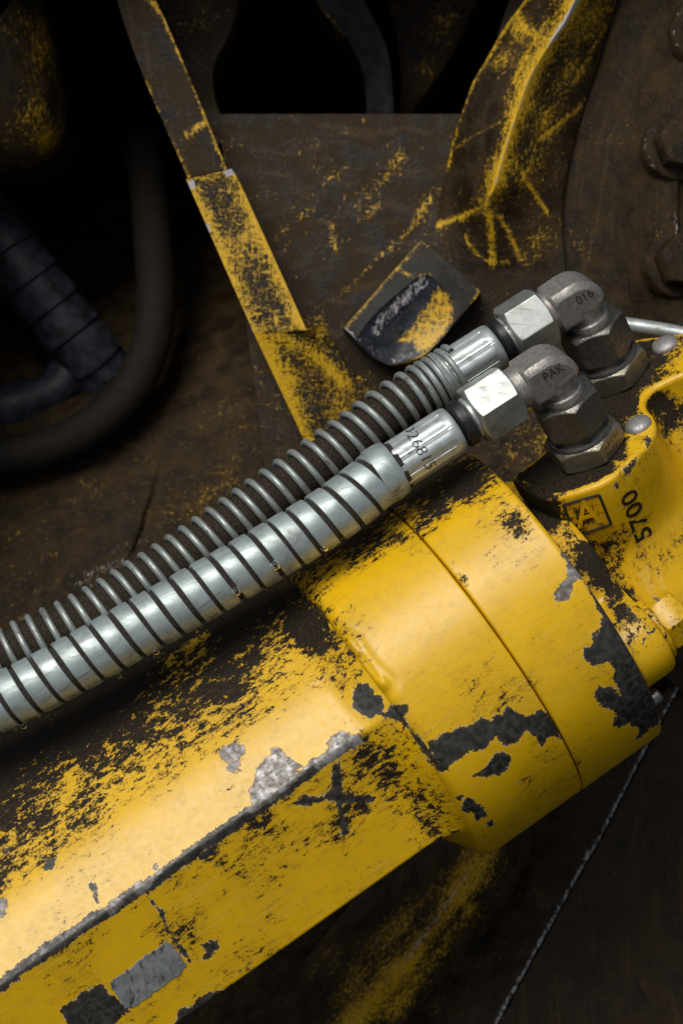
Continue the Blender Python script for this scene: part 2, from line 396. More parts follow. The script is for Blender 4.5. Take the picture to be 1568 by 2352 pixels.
def cA(l): return [(784+x/2, 1045.3+y/2) for x, y in l]
def cB(l): return [(784+x/2, 1568+y/2) for x, y in l]
def cC(l): return [(x/2, 1568+y/2) for x, y in l]
chips_dark = [cA(p) for p in [
 [(45,1090),(75,1050),(120,1040),(150,1090),(185,1110),(195,1190),(130,1210),(60,1160)],
 [(205,1180),(245,1145),(290,1140),(320,1140),(310,1175),(290,1190),(300,1230),(345,1280),(385,1330),(430,1390),(480,1420),(500,1450),(440,1450),(400,1400),(340,1320),(290,1240),(240,1220),(210,1200)],
 [(400,1320),(440,1300),(480,1270),(520,1255),(580,1245),(640,1200),(690,1225),(710,1185),(735,1200),(760,1155),(800,1180),(850,1200),(920,1170),(950,1200),(990,1250),(1010,1310),(960,1290),(915,1335),(880,1295),(850,1260),(800,1325),(740,1330),(710,1290),(650,1350),(560,1375),(500,1430),(470,1450),(420,1390)],
 [(605,1470),(660,1450),(700,1380),(745,1365),(778,1390),(770,1430),(720,1465),(640,1480)],
 [(1160,690),(1200,740),(1190,790),(1155,830),(1150,880),(1110,885),(1110,930),(1150,965),(1220,945),(1250,990),(1240,1030),(1270,1060),(1280,1110),(1240,1070),(1180,1060),(1160,1110),(1200,1160),(1240,1170),(1260,1200),(1240,1250),(1320,1235),(1365,1260),(1350,1310),(1445,1240),(1480,1100),(1400,900),(1250,760),(1170,680)],
 [(485,668),(505,660),(500,675),(485,680)]]]
chips_dark += [cB(p) for p in [
 [(545,575),(575,530),(605,530),(625,560),(660,570),(665,610),(620,638),(600,590),(560,595)],
 [(528,530),(550,505),(562,512),(540,545)], [(540,645),(565,655),(565,665),(545,660)], [(668,650),(690,632),(690,650),(672,656)],
 [(805,465),(825,455),(820,470)]]]
chips_bare = [cA(p) for p in [
 [(1000,415),(1040,500),(1030,560),(990,620),(980,670),(1030,665),(1055,630),(1060,590),(1110,575),(1100,540),(1050,470)]]]
b_dark = [cC(p) for p in [
 [(275,1500),(370,1435),(460,1375),(500,1420),(600,1510),(480,1600),(380,1680),(330,1610)],
 [(190,850),(215,820),(265,800),(245,850),(215,865)],
 [(1340,560),(1400,520),(1470,530),(1530,490),(1620,520),(1725,520),(1720,540),(1600,560),(1530,540),(1420,560)],
 [(1525,380),(1550,370),(1575,420),(1560,520),(1600,680),(1590,700),(1570,705),(1545,560),(1530,470)],
 [(830,1500),(880,1480),(950,1430),(1050,1405),(1000,1480),(900,1560),(810,1620),(790,1600)],
 [(920,1205),(960,1180),(995,1185),(1005,1215),(960,1262),(925,1275),(940,1235)],
 [(890,800),(1000,735),(995,790),(940,810)], [(0,850),(40,830),(45,850),(0,870)],
 [(410,910),(430,930),(475,1040),(460,1050),(430,980)], [(10,780),(50,750),(55,770),(20,790)]]]
b_bare = [cC(p) for p in [
 [(1010,310),(1070,270),(1120,280),(1130,310),(1105,350),(1105,400),(1075,420),(1045,405),(1050,370),(1015,350)],
 [(1150,500),(1170,430),(1190,370),(1240,340),(1250,295),(1290,310),(1315,350),(1370,360),(1400,380),(1330,450),(1250,520),(1150,580),(1155,530)],
 [(1460,345),(1500,300),(1520,245),(1560,228),(1620,240),(1655,285),(1600,310),(1470,380)],
 [(0,1000),(30,990),(42,1020),(15,1075),(0,1075)],
 [(690,860),(710,830),(740,840),(700,890)], [(620,930),(640,895),(680,920),(640,960)], [(490,1020),(510,990),(545,1010),(510,1050)]]]
edge_pts = cC([(-120,1470),(0,1395),(130,1292),(240,1215),(350,1145),(480,1055),(600,985),(720,900),(850,808),(1000,700),(1150,600),(1300,495),(1400,415),(1500,345),(1640,262)])

gr_items = [(1050,1105,75,60,-35,2.2),(1000,1165,90,40,35,1.9),(900,1800,150,60,-60,1.12),(980,1880,110,45,-62,1.5),(700,1440,70,75,0,2.2),(790,1530,70,40,30,.9),
            (1180,1190,60,40,-40,1.25),(1060,1330,40,18,-52,1.1),(560,1900,260,60,33,.78),(800,1880,120,40,35,1.05),(395,2130,40,75,-60,1.15),(760,1560,60,25,30,1.0)]
def cyl_grime_shade(V, s, n, b, hi0, hi1, base=.02):
    d_ = hi1-hi0; g = base+(.95-base)*sstep(hi0, hi0+.45*d_, b)+.28*sstep(hi0+.4*d_, hi0+.9*d_, b)+.62*sstep(hi0+.8*d_, hi1+.6*d_, b)  # heavier towards the hose: real grime plus the shade beneath it
    bl_ = blobf(V, gr_items, base)
    if base > .1:                                   # the upper facet of the bar has stayed clean
        up = sstep(bE-.02, bE+.02, b)*(1-sstep(1.3, 1.9, b))*(s < -6.9); bl_ = bl_*(1-up)-.30*up; g = g*(1-up)+np.minimum(g, g-.35)*up
    return np.maximum(g, bl_)
def cylpart(name, svals, nfun, mat, chips, bares, lines=(), blines=(), hi=(2.9, 4.1), disp=None, nv=360, phis=(-125, 120)):
    svals = np.asarray(svals)
    n, b = nfun(svals)
    s = np.broadcast_to(svals[:, None], n.shape)
    V = C0+s[..., None]*A+n[..., None]*Nv+b[..., None]*Bv
    ch = chipf(V, list(chips)+list(bares), list(lines)+list(blines)); 
    bare = (chipf(V, bares, blines)-1 > -.12).astype(float) if (bares or blines) else np.zeros(n.shape)
    g = cyl_grime_shade(V, s, n, b, *hi, base=.22 if name == 'barrel' else .02)
    uvw = np.stack([s, b, n], -1)
    return mk(name, V, gridF(V.shape[0], V.shape[1], flip=True), mat, cylinder, {'chip': ch, 'bare': bare, 'grime': g}, uvw=uvw, sharp=40)

phi = np.radians(np.linspace(-128, 125, 380))
def circ(prof):
    pr = np.asarray(prof, float)
    def f(sv):
        r = np.interp(sv, pr[:, 0], pr[:, 1])
        return r[:, None]*np.cos(phi), r[:, None]*np.sin(phi)
    return f
# end ring (right of the groove) with worn rim
sv = np.r_[[-2.55], -2.55+np.array([0, .012, .025, .04]), np.linspace(-2.42, -.14, 60), [-.12, -.09, -.06, -.03, 0, .0, .0, .0]]
def f_ring(sv):
    r = np.full(len(sv), R); r[0] = 4.1; r[1] = R-.06; r[2] = R-.03; r[3] = R-.012
    for k, d in zip(range(-8, 0), (0, -.005, -.02, -.05, -.11, -.5, -1.2, -4.4)): r[k] = R+d
    return r[:, None]*np.cos(phi), r[:, None]*np.sin(phi)
cylpart('end_ring', sv, f_ring, M_paint, chips_dark, chips_bare,
        lines=[(cA([(1010,440),(1110,560),(1180,690),(1260,800),(1380,960),(1440,1130),(1450,1240)]), 5)], hi=(3.0, 4.05))
# collar between the groove and the shoulder
sv = np.r_[[-5.72], np.linspace(-5.70, -5.30, 14), np.linspace(-5.25, -2.66, 90), [-2.64, -2.615, -2.60, -2.592, -2.592]]
def f_col(sv):
    r = np.full(len(sv), R-.01)
    t = np.clip((-5.30-sv)/.42, 0, 1); r -= .32*(1-np.sqrt(np.maximum(0, 1-t**2)))
    r[-4] -= .008; r[-3] -= .025; r[-2] -= .06; r[-1] = 4.1
    n, b = r[:, None]*np.cos(phi), r[:, None]*np.sin(phi)
    V = C0+np.asarray(sv)[:, None, None]*A+n[..., None]*Nv+b[..., None]*Bv; px, py = proj(V)
    d = seg_dist(px, py, cA([(35, 870), (80, 940), (130, 1000), (185, 1055)])); bumpv = .10*np.exp(-(d/16)**2)-.05*np.exp(-((d-24)/14)**2)
    d2 = seg_dist(px, py, cA([(90, 930), (160, 1020)])); bumpv -= .09*np.exp(-(d2/9)**2)
    k = 1+bumpv/R
    return n*k, b*k
cylpart('collar', sv, f_col, M_paint, chips_dark, chips_bare, hi=(3.2, 4.2))
V, F = lathe(C0-A*2.75, A, Nv, [(0, 4.2), (.4, 4.2)], 96); mk('groove', V, F, M_ink, cylinder)
# barrel: eight-sided bar that flares into the collar
_, bE = sbn(820, 1690, 3.95); _, bE2 = sbn(200, 2128, 3.95); bE = (bE+bE2)/2
_, bL = sbn(970, 1955, 2.35); _, bL2 = sbn(530, 2262, 2.35); bL = (bL+bL2)/2
_, bT = sbn(640, 1640, 3.4)
poly = np.array([(-3.2, 5.9), (.3, 5.5), (3.95-(bT-bE)*.40, bT), (3.95, bE), (2.35, bL), (-3.2, bL+.3)])
def fillet(P, rads, per=.05):
    out = [P[0]]
    for i in range(1, len(P)-1):
        p, a, b_ = P[i], P[i-1], P[i+1]; r = rads[i]
        u, v = nrm(a-p), nrm(b_-p); 
        p0, p1 = p+u*r, p+v*r; t = np.linspace(0, 1, max(6, int(r*30)))[:, None]
        out += list((1-t)**2*p0+2*t*(1-t)*p+t*t*p1)
    out.append(P[-1]); return np.array(out)
Q = fillet(poly, [0, 1.2, .75, .06, .05, 0]); Q = resample(Q, 420)[::-1]
qphi = np.arctan2(Q[:, 1], Q[:, 0]); CQ = (R-.30)*np.stack([np.cos(qphi), np.sin(qphi)], 1)
sv = np.r_[np.linspace(-24, -6.95, 330), np.linspace(-6.92, -5.55, 60)]
def f_bar(sv):
    t = np.clip((sv+6.85)/(6.85-5.70), 0, 1); w = (t**1.7*(1-.15*t)/.85)[:, None]
    X = Q[None, :, 0]*(1-w)+CQ[None, :, 0]*w; Y = Q[None, :, 1]*(1-w)+CQ[None, :, 1]*w
    return X, Y
phi_keep = phi
cylpart('barrel', sv, f_bar, M_paint, b_dark+chips_dark[:2], b_bare, lines=[(edge_pts, 15), (cC([(700,1010),(740,1060),(770,1140),(850,1250),(880,1285)]), 4)], hi=(1.45, 3.5))
# label remnants on the lower face
def face_patch(name, pts, mat, lift, label):
    ring = []
    d = C0+Nv*3.95+Bv*bE; nf = nrm(np.cross(A, (Nv*(2.35-3.95)+Bv*(bL-bE)))); nf = nf if nf[1] < 0 else -nf
    ring = np.array([on_plane(x, y, d+nf*.002, nf) for x, y in pts]); ring = resample(np.vstack([ring, ring[:1]]), 61)[:-1]
    rnd = np.random.RandomState(4); ring += (rnd.rand(60, 1)-.5)*.07*Bv+(rnd.rand(60, 1)-.5)*.07*A
    V, F = prism(ring, ring_out(ring, nf), -nf, [(-lift, -.02), (-lift*.5, 0), (.02, 0)])
    return mk(name, V, F, mat, cylinder, label=label)
face_patch('label_remnant', cC([(500,1385),(640,1275),(770,1182),(815,1240),(860,1310),(730,1410),(600,1502),(570,1488)]), M_label, .02, 'worn grey rectangle left of a label')

# ------------------------------------------------------------------ fitting axes
q = nrm([.39, .55, -.735]); h0 = np.array([.84, .126, .54]); H = nrm(h0-np.dot(h0, q)*q); Wd = np.cross(H, q)
mN = -q
E1 = dsp(1262, 844, -2.6)
OFF = 2.25*Wd+2.06*H; E2 = E1+OFF
PB = E1+q*2.80                                   # port face level
# ------------------------------------------------------------------ cylinder head
def sbnV(s, n, b): return C0+A*s+Nv*n+Bv*b
V, F = lathe(C0-Nv*1.5-Bv*.65, A, Nv, [(-.2, 1.9), (.3, 1.95), (1.2, 1.92), (1.6, 1.85), (2.2, 1.82), (3.2, 1.92), (4.6, 2.0), (7.5, 2.0), (9, 1.6), (9, 0)], 160)
pts = np.repeat(np.linspace(0, 1, 10), 160)
Vd = np.concatenate([V[i:i+1]*(1-t)+V[i+1:i+2]*t for i in range(9) for t in np.linspace(0, 1, 14, endpoint=False)])
head_gr = [(1260,1180,80,70,-40,1.8),(1400,1320,120,60,-50,1.7),(1450,1260,60,90,0,1.0),(1420,1400,70,40,-45,1.6),(1330,1200,80,60,-45,1.9),(1500,1350,60,30,10,1.2)]
head = mk('head_body', Vd, gridF(len(Vd), 160, cv=True), M_cast_paint, cylinder, {'grime': blobf(Vd, head_gr, .38), 'chip': np.zeros(len(Vd)*160)})
# flange with bolt lobe
th = np.linspace(0, 2*math.pi, 240, endpoint=False); lob = [(2.25, -2.05, 1.12), (-2.25, 2.05, 1.12)]
def hull_r(t):
    r = 2.35
    d = np.array([math.cos(t), math.sin(t)])
    for (n_, b_, rr) in lob:
        c = np.array([n_, b_]); k = np.dot(c, d); dd = np.dot(c, c)-k*k
        if k > 0 and dd < rr*rr: r = max(r, k+math.sqrt(rr*rr-dd))
    return r
fr = np.array([hull_r(t) for t in th])
for _ in range(10): fr = np.maximum(fr, .5*fr+.25*(np.roll(fr, 1)+np.roll(fr, -1))) if _ < 4 else (np.roll(fr, 1)+2*fr+np.roll(fr, -1))/4
ring = C0+fr[:, None]*(np.cos(th)[:, None]*Nv+np.sin(th)[:, None]*Bv)
V, F = prism(ring, ring_out(ring, A, 2), A, [(-.05, -.3), (.0, -.08), (.1, 0), (.3, .0), (.5, 0), (.75, 0), (.95, -.02), (1.05, -.10), (1.09, -.25), (1.1, -.6)])
Vr = V.reshape(-1, 3)
fl_gr = [(1240,1180,70,60,-40,2.2),(1310,1250,70,60,0,1.35),(1370,1320,110,26,-52,2.0),(1400,1370,90,20,-52,1.5),(1450,1500,40,20,-60,.8),(1350,1280,60,60,0,2.0)]
fl_ch = [cA(p) for p in [[(1285,705),(1320,700),(1345,730),(1365,750),(1350,770),(1310,745)], [(1405,800),(1435,800),(1430,830),(1410,830)], [(1375,850),(1400,845),(1390,868)]]]
flange = mk('flange', Vr, F, M_cast_paint, cylinder, {'grime': blobf(Vr, fl_gr, .22), 'chip': chipf(Vr, fl_ch)})
bo = sbnV(0, 2.25, -2.05)
V, F = lathe(bo, A, Nv, [(1.08, .1), (1.08, .82), (1.12, .86), (1.2, .86), (1.24, .82), (1.24, .2)], 60)
mk('washer', V, F, M_cast_paint, flange, {'grime': np.full(V.shape[:2], .35), 'chip': np.zeros(V.shape[:2])})
V, F = hexnut(bo, A, Nv, .76, 1.24, 1.98, math.radians(40), .02)
mk('bolt_head', V, F, M_cast_paint, flange, {'grime': np.full(V.shape[:2], .12), 'chip': chipf(V, [cA(p) for p in [[(1465,735),(1490,720),(1520,745),(1515,770),(1475,765)], [(1420,650),(1445,645),(1480,690),(1470,700)]]]), 'bare': np.ones(V.shape[:2])})
# small plug on the rim, lower right
pl = sbnV(.0, 2.0, -3.5)
V, F = lathe(pl, A, Nv, [(-.2, .0), (-.2, .26), (.28, .26), (.34, .2), (.36, .0)], 32); mk('plug', V, F, M_dsteel, cylinder, {'dirt': np.full(V.shape[:2], .3)})

# port block: outline on the port face, drawn down along the port axis
oD = [(1176,1093),(1200,1118),(1230,1137),(1261,1144),(1311,1134),(1370,1115),(1409,1093),(1437,1070),(1469,1038),(1495,1007),(1503,982),(1498,956),(1482,936),(1480,916),(1495,896),(1524,879),(1580,855),(1650,835),(1700,795),(1660,755),(1530,768),(1440,785),(1350,850),(1300,930),(1250,1030)]
ring = closed_spline(np.array([on_plane(x, y, PB, mN) for x, y in oD]), 300)
out = ring_out(ring, mN, 3)
sm = ring.copy()
for _ in range(900): sm = (np.roll(sm, 1, 0)+2*sm+np.roll(sm, -1, 0))/4
sm = sm+(sm-sm.mean(0))*.06
lv = [(0.0, -.15), (.012, -.09), (.04, -.04), (.09, 0)]+[(t, 0) for t in np.linspace(.16, 4.4, 60)]
rows = []
for t, o in lv:
    w = .85*sstep(.25, 2.6, t); fl = .9*sstep(2.0, 4.4, t)**1.5
    rows.append(ring*(1-w)+sm*w+out*(o+fl)+q*t)
V = np.stack(rows); n = 300
F = [tuple(x) for x in gridF(len(rows), n, cv=True, flip=True)]
# port face: filled with a fine triangulation so that the paint left on its lip can follow the edge
from mathutils.geometry import delaunay_2d_cdt
r2 = np.stack([(V[0]-PB)@H, (V[0]-PB)@Wd], 1); gx, gy = np.meshgrid(np.arange(r2[:, 0].min(), r2[:, 0].max(), .10), np.arange(r2[:, 1].min(), r2[:, 1].max(), .10))
ip = np.stack([gx.ravel(), gy.ravel()], 1); sdv = poly_sd(ip[:, 0], ip[:, 1], [tuple(p) for p in r2]); ip = ip[sdv > .05]
cd_ = delaunay_2d_cdt([Vector(p) for p in np.vstack([r2, ip])], [(i, (i+1) % n) for i in range(n)], [tuple(range(n))], 1, 1e-6)
cv_ = np.array([p[:] for p in cd_[0]]); cap = PB+cv_[:, :1]*H+cv_[:, 1:2]*Wd
bl_gr = [(1230,1160,70,50,-30,2.2),(1290,1215,70,60,-40,1.35),(1370,1300,90,70,-50,1.5),(1345,1182,46,38,15,1.5),(1540,960,40,50,-20,1.3),(1515,925,32,30,0,1.9),(1420,1370,60,40,-50,1.4),(1270,1280,120,60,-50,1.6)]
g = blobf(V, bl_gr, .30); rown = np.arange(len(rows))[:, None]
g = np.where(rown < 4, np.clip(blobf(V, [(1230,1130,70,40,0,1.6)], .35), .2, 2), g)
lip = 2.1-1.9*np.clip(blobf(cap, [(1488,985,42,52,20,1.),(1462,1028,26,46,-35,1.),(1430,1072,30,26,-30,.8),(1500,905,45,26,25,.95),(1560,830,90,50,20,1.)], 0), 0, 1)
edge_d = poly_sd((cap-PB)@H, (cap-PB)@Wd, [tuple(p) for p in r2]); lip = np.minimum(lip, 1.05+edge_d*9)
bl_ch = [[(1428,1080),(1448,1060),(1458,1048),(1462,1052),(1452,1072),(1434,1090)], [(1407,1110),(1413,1107),(1420,1115),(1418,1126),(1410,1122)], [(1478,1010),(1490,1002),(1497,1008),(1492,1022),(1484,1028)]]
F += [tuple(int(i)+V.shape[0]*n for i in f) for f in cd_[2]]
V = np.vstack([V.reshape(-1, 3), cap]); g = np.r_[g.ravel(), lip.ravel()]
block = mk('port_block', V, F, M_cast_paint, cylinder, {'grime': g, 'chip': chipf(V, bl_ch)}, sharp=50)
bvh_block = BVHTree.FromPolygons([Vector(v) for v in V.reshape(-1, 3)], [list(map(int, f)) for f in F])
# drive rivets
for (x, y) in ((1465, 977), (1526, 793)):
    p = on_plane(x, y, PB, mN)
    V, F = lathe(p, mN, H, [(-.05, .36), (.03, .36), (.08, .34), (.13, .27), (.165, .16), (.18, .05), (.17, .045), (.165, .0)], 48)
    rv = mk('rivet', V, F, M_rivet, block, {'dirt': np.full(V.shape[:2], .25)})
    V, F = lathe(p+mN*.165-H*.08, mN, H, [(-.02, .075), (.02, .07), (.022, .0)], 20); mk('rivet_pit', V, F, M_ink, rv) if False else None

# ------------------------------------------------------------------ lettering
def text_geo(body, size, offset=0., extrude=.02, shear=0., space=1.):
    cu = bpy.data.curves.new('txt', 'FONT'); cu.body = body; cu.size = size; cu.align_x = 'CENTER'; cu.align_y = 'CENTER'
    cu.extrude = extrude; cu.offset = offset; cu.space_character = space; cu.resolution_u = 3; cu.shear = shear
    o = bpy.data.objects.new('txt', cu); COL.objects.link(o); dg = bpy.context.evaluated_depsgraph_get(); dg.update()
    me = o.evaluated_get(dg).to_mesh(); v = np.array([x.co[:] for x in me.vertices]); f = [tuple(p.vertices) for p in me.polygons]
    o.evaluated_get(dg).to_mesh_clear(); bpy.data.objects.remove(o); bpy.data.curves.remove(cu); return v, f
def cast_letter(name, body, sizeD, cx, cy, rot, mat, parent, bvh, attrs=None, offset=0., ext=.03, ex=None, ey=None, space=1., lift=0.):
    """lettering laid on a cast wall: each outline point is dropped onto the wall's surface"""
    v, f = text_geo(body, 1., offset, ext, 0, space); a = math.radians(rot)
    ex = np.array([math.cos(a), -math.sin(a)]) if ex is None else np.array(ex, float); ey = np.array([-math.sin(a), -math.cos(a)]) if ey is None else np.array(ey, float)
    out = []
    for p in v:
        x, y = np.array([cx, cy])+sizeD*(p[0]*ex+p[1]*ey)
        d = nrm(dsp(x, y, 0)-EYE); hit = bvh.ray_cast(Vector(EYE), Vector(d))
        hp = np.array(hit[0]) if hit[0] is not None else dsp(x, y, -1)
        out.append(hp-d*(p[2]+lift))
    V = np.array(out)
    return mk(name, V, f, mat, parent, {k_: np.full(len(V), x) for k_, x in (attrs or {}).items()}, sharp=30)
cast_letter('cast_number', '5700', 62, 1462, 1184, 112, M_cast_paint, block, bvh_block, {'grime': 1.75, 'chip': 0.}, offset=.016, ext=.02, ex=(-.33, -.90), ey=(-.80, .55), space=1.0)
cast_letter('cast_letter', 'A', 86, 1347, 1182, 15, M_cast_paint, block, bvh_block, {'grime': .55, 'chip': 0.}, offset=.012, ext=.05, lift=.02)
# sunk frame round the letter
def wall_strip(name, pts, w, mat, parent, bvh, lift=.02):
    P = []
    for x, y in resample(np.array(pts, float), 60):
        d = nrm(dsp(x, y, 0)-EYE); hit = bvh.ray_cast(Vector(EYE), Vector(d))
        if hit[0] is not None: P.append(np.array(hit[0])-d*lift*.3)
    V, F = tube(np.array(P), w, 8); return mk(name, V, F, mat, parent)
fx = lambda u, v: (1347+u*math.cos(math.radians(15))*46-v*math.sin(math.radians(15))*34, 1184-u*math.sin(math.radians(15))*46-v*math.cos(math.radians(15))*34)
wall_strip('letter_frame', [fx(-1, 1.1), fx(.85, 1.15), fx(1.05, -1.0), fx(-.85, -1.15), fx(-1, 1.1)], .04, M_ink, block, bvh_block)

# ------------------------------------------------------------------ elbows
def elbow(E, label, txt, txt_off, hexph, basemat, nutmat, group='forged elbow fittings on the port block'):
    r0 = root('elbow_fitting', E+q*2.8, label, 'pipe fitting', group)
    rb = .24; arc = [E+(-H*rb)+q*0]
    path = [E-H*t for t in np.linspace(1.32, rb, 26, endpoint=False)]
    for a in np.linspace(0, math.pi/2, 26): path.append(E-H*rb+q*rb+rb*(math.sin(a)*H-math.cos(a)*q))
    path += [E+q*t for t in np.linspace(rb+.03, 1.15, 16)]
    P = np.array(path); L = np.r_[0, np.cumsum(np.linalg.norm(np.diff(P, axis=0), axis=1))]; u = L/L[-1]
    T, N, B = pframes(P, -Wd)                      # N: flat side facing the viewer, B: in the bend plane
    th = np.linspace(0, 2*math.pi, 72, endpoint=False); ct, st_ = np.cos(th), np.sin(th)
    sq = np.interp(u, [.0, .20, .27, .60, .67, 1], [0, 0, 1, 1, 0, 0]); ex = 2+sq*8.0
    rr = np.interp(u, [0, .25, .5, .61, .69, .76, 1], [.565, .575, .59, .58, .53, .47, .46])
    rad = (np.abs(ct)[None]**ex[:, None]+np.abs(st_)[None]**ex[:, None])**(-1/ex[:, None])
    rad = np.minimum(rad, 1.22)
    fl = np.interp(u, [0, .20, .28, .60, .68, 1], [1, 1, .93, .93, 1, 1])
    V = P[:, None]+rr[:, None, None]*rad[..., None]*(ct[None, :, None]*N[:, None]*fl[:, None, None]+st_[None, :, None]*B[:, None])
    V = np.concatenate([np.broadcast_to(P[0], (1, 72, 3)), V])
    mk('elbow_body', V, gridF(len(V), 72, cv=True), M_elbow, r0, {'dirt': blobf(V, [(proj(E)[0]+20, proj(E)[1]+90, 70, 30, 20, .7)], .12)}, sharp=27)
    V_, F_ = lathe(E, q, -Wd, [(.74, .3), (.74, .52), (.78, .56), (.90, .58), (.95, .58)], 64); mk('shoulder', V_, F_, M_elbow, r0, {'dirt': np.full(V_.shape[:2], .5)})
    V_, F_ = hexnut(E, q, -mN+0*H-Wd, .93, .90, 1.93, hexph, .3, ch=.6); mk('union_nut', V_, F_, nutmat, r0, {'dirt': blobf(V_, [(proj(E)[0]+10, proj(E)[1]+180, 60, 90, 10, .75)], .18)}, sharp=18)
    V_, F_ = lathe(E, q, -Wd, [(1.9, .3), (1.9, .76), (2.06, .76), (2.08, .86), (2.12, .89), (2.2, .90), (2.24, .3)], 72); mk('ring', V_, F_, M_dsteel, r0, {'dirt': np.full(V_.shape[:2], .35)})
    V_, F_ = hexnut(E, q, -Wd, 1.06, 2.18, 2.82, math.radians(30), .3, ch=.5); mk('base_hexagon', V_, F_, basemat, r0, {'dirt': blobf(V_, [(proj(E)[0]+40, proj(E)[1]+205, 60, 40, 10, .8)], .3)}, sharp=18)
    # stamped mark on the flat
    bve = BVHTree.FromPolygons([Vector(x) for x in V.reshape(-1, 3)], [list(map(int, f)) for f in gridF(len(V), 72, cv=True)])
    cast_letter('stamp', txt, 30, txt_off[0], txt_off[1], 0, M_stamp, r0, bve, offset=-.006, ext=.010, lift=.006, ex=(.84, -.54), ey=(-.50, -.84))
    return r0
el1 = elbow(E1, 'grey forged elbow stamped PAK standing on the nearer port', 'PAK', (1270, 856), math.radians(38), M_olive, M_dsteel)
el2 = elbow(E2, 'brown forged elbow farther back on the port block behind the first', '016', (1342, 682), math.radians(24), M_olive, M_dsteel)
# faint hand-stamped marks on the near base hexagon
def on_mesh_text(body, size, O, ex, ey, nout, mat, parent, name='stamp'):
    v, f = text_geo(body, size, -.006, .006); V = O+v[:, :1]*ex+v[:, 1:2]*ey+v[:, 2:]*nout; return mk(name, V, f, mat, parent)

nr = nrm(math.cos(math.pi/6)*(-Wd)+.5*H); ext_ = nrm(math.cos(math.pi/6)*H+.5*Wd); fc = E1+q*2.52+nr*(1.06*.866+.002)
on_mesh_text('AKON', .24, fc-q*.10, ext_, -q, nr, M_stamp, el1); on_mesh_text('PARKN', .24, fc+q*.12, ext_, -q, nr, M_stamp, el1)

# ------------------------------------------------------------------ hoses
SEAT = {}
def fittings(E, r0, t_nut, t_ring, t_fer, t_col, nutphase, sc, text=None):
    """swivel nut, neck, seal ring and crimped ferrule along the hose axis (t measured back from the elbow)"""
    ax = -H
    V, F = hexnut(E, ax, Nv, .86*sc, t_nut[0], t_nut[1], nutphase, .3, ch=.5, n=28)
    mk('swivel_nut', V, F, M_zincw, r0, {'dirt': blobf(V, [(proj(E)[0]-130, proj(E)[1]+150, 70, 30, 30, .55)], .05)}, sharp=18)
    V, F = lathe(E, ax, Nv, [(t_nut[1]-.05, .3), (t_nut[1]-.02, .57), (t_nut[1]+.08, .57), (t_nut[1]+.12, .50), (t_ring[0]+.03, .50)], 72)
    mk('neck', V, F, M_zinc, r0, {'dirt': np.full(V.shape[:2], .62)})
    a, b = t_ring
    V, F = lathe(E, ax, Nv, [(a, .3), (a, .60), (a+.03, .64), (b-.04, .64), (b, .60), (b+.03, .55), (b+.06, .3)], 72)
    mk('seal_ring', V, F, M_blk, r0)
    a, b = t_fer; tt = np.r_[[a, a, a+.02, a+.06, a+.12], np.linspace(a+.2, b-.16, 40), [b-.10, b-.05, b, b+.02, b+.06]]
    th = np.linspace(0, 2*math.pi, 256, endpoint=False); X, e1, e2 = frame(ax, Nv)
    rprof = np.r_[[.35, .56, .60, .625, .64], np.full(40, .645), [.66, .70, .735, .75, .76]]
    cr = ((th/(2*math.pi)*8+.33) % 1); ridge = np.exp(-((cr-.5)/.035)**2); flatv = -.018*np.cos(2*math.pi*(cr-.5)*1)
    msk = sstep(a+.15, a+.35, tt)*(1-sstep(b-.22, b-.10, tt))
    rad = rprof[:, None]+msk[:, None]*(flatv-.035*ridge+.022*np.exp(-((cr-.5)/.09)**2))[None]
    V = E+tt[:, None, None]*X+rad[..., None]*(np.cos(th)[None, :, None]*e1+np.sin(th)[None, :, None]*e2)
    dirt = .10+.62*ridge[None]*msk[:, None]+.35*sstep(b-.2, b, tt)[:, None]+.25*np.clip(-(np.sin(th))*0, 0, 1)[None]
    pxy = proj(V); dirt = dirt+blobf(V, [(905, 1150, 40, 25, 30, .55)], 0)
    fer = mk('ferrule', V, gridF(len(tt), 256, cv=True), M_zinc, r0, {'dirt': dirt})
    bv = BVHTree.FromPolygons([Vector(v) for v in V.reshape(-1, 3)], [list(map(int, f)) for f in gridF(len(tt), 256, cv=True)])
    if text:
        cx, cy, txt = text
        cast_letter('stamped_number', txt, 41, cx, cy, 0, M_ink, fer, bv, offset=-.022, ext=.014, lift=.010, ex=(.50, .86), ey=(.86, -.42), space=.98)
        cast_letter('stamped_number', '3', 26, cx+24, cy-68, 0, M_ink, fer, bv, offset=-.018, ext=.012, lift=.01, ex=(.50, .86), ey=(.86, -.42))
    return fer

# front hose
front = root('hydraulic_hose', E1-H*5.2, 'front hydraulic hose wrapped in a wide flat silver coil, clean stamped ferrule', 'hose')
fittings(E1, front, (1.16, 2.38), (2.52, 2.82), (2.90, 4.86), None, math.radians(-9+30), 1., text=(957, 1018, '7026815'))
tip = E1-H*4.6
fp = [tip, E1-H*5.1]+[dsp(x, y, z) for x, y, z in ((754, 1186, -3.5), (534, 1319, -3.75), (314, 1444, -3.9), (160, 1532, -4.0), (28, 1600, -4.05), (-120, 1662, -4.05), (-300, 1720, -4.0))]
FP = spline(fp, 900); Lf = np.r_[0, np.cumsum(np.linalg.norm(np.diff(FP, axis=0), axis=1))]
V, F = tube(FP[::3], .655, 72)
mk('rubber_core', V, F, M_wet, front)
X, e1, e2 = frame(-H, Nv)
V, F = lathe(E1, -H, Nv, [(4.74, .5), (4.74, .725), (4.78, .745), (4.95, .775), (5.26, .775), (5.30, .765), (5.30, .5)], 120)
mk('end_collar', V, F, M_band, front, {'dirt': blobf(V, [(905, 1155, 45, 30, 30, .7)], .12)})
def along(P, L, t):
    return np.stack([np.interp(t, L, P[:, i]) for i in range(3)], -1)
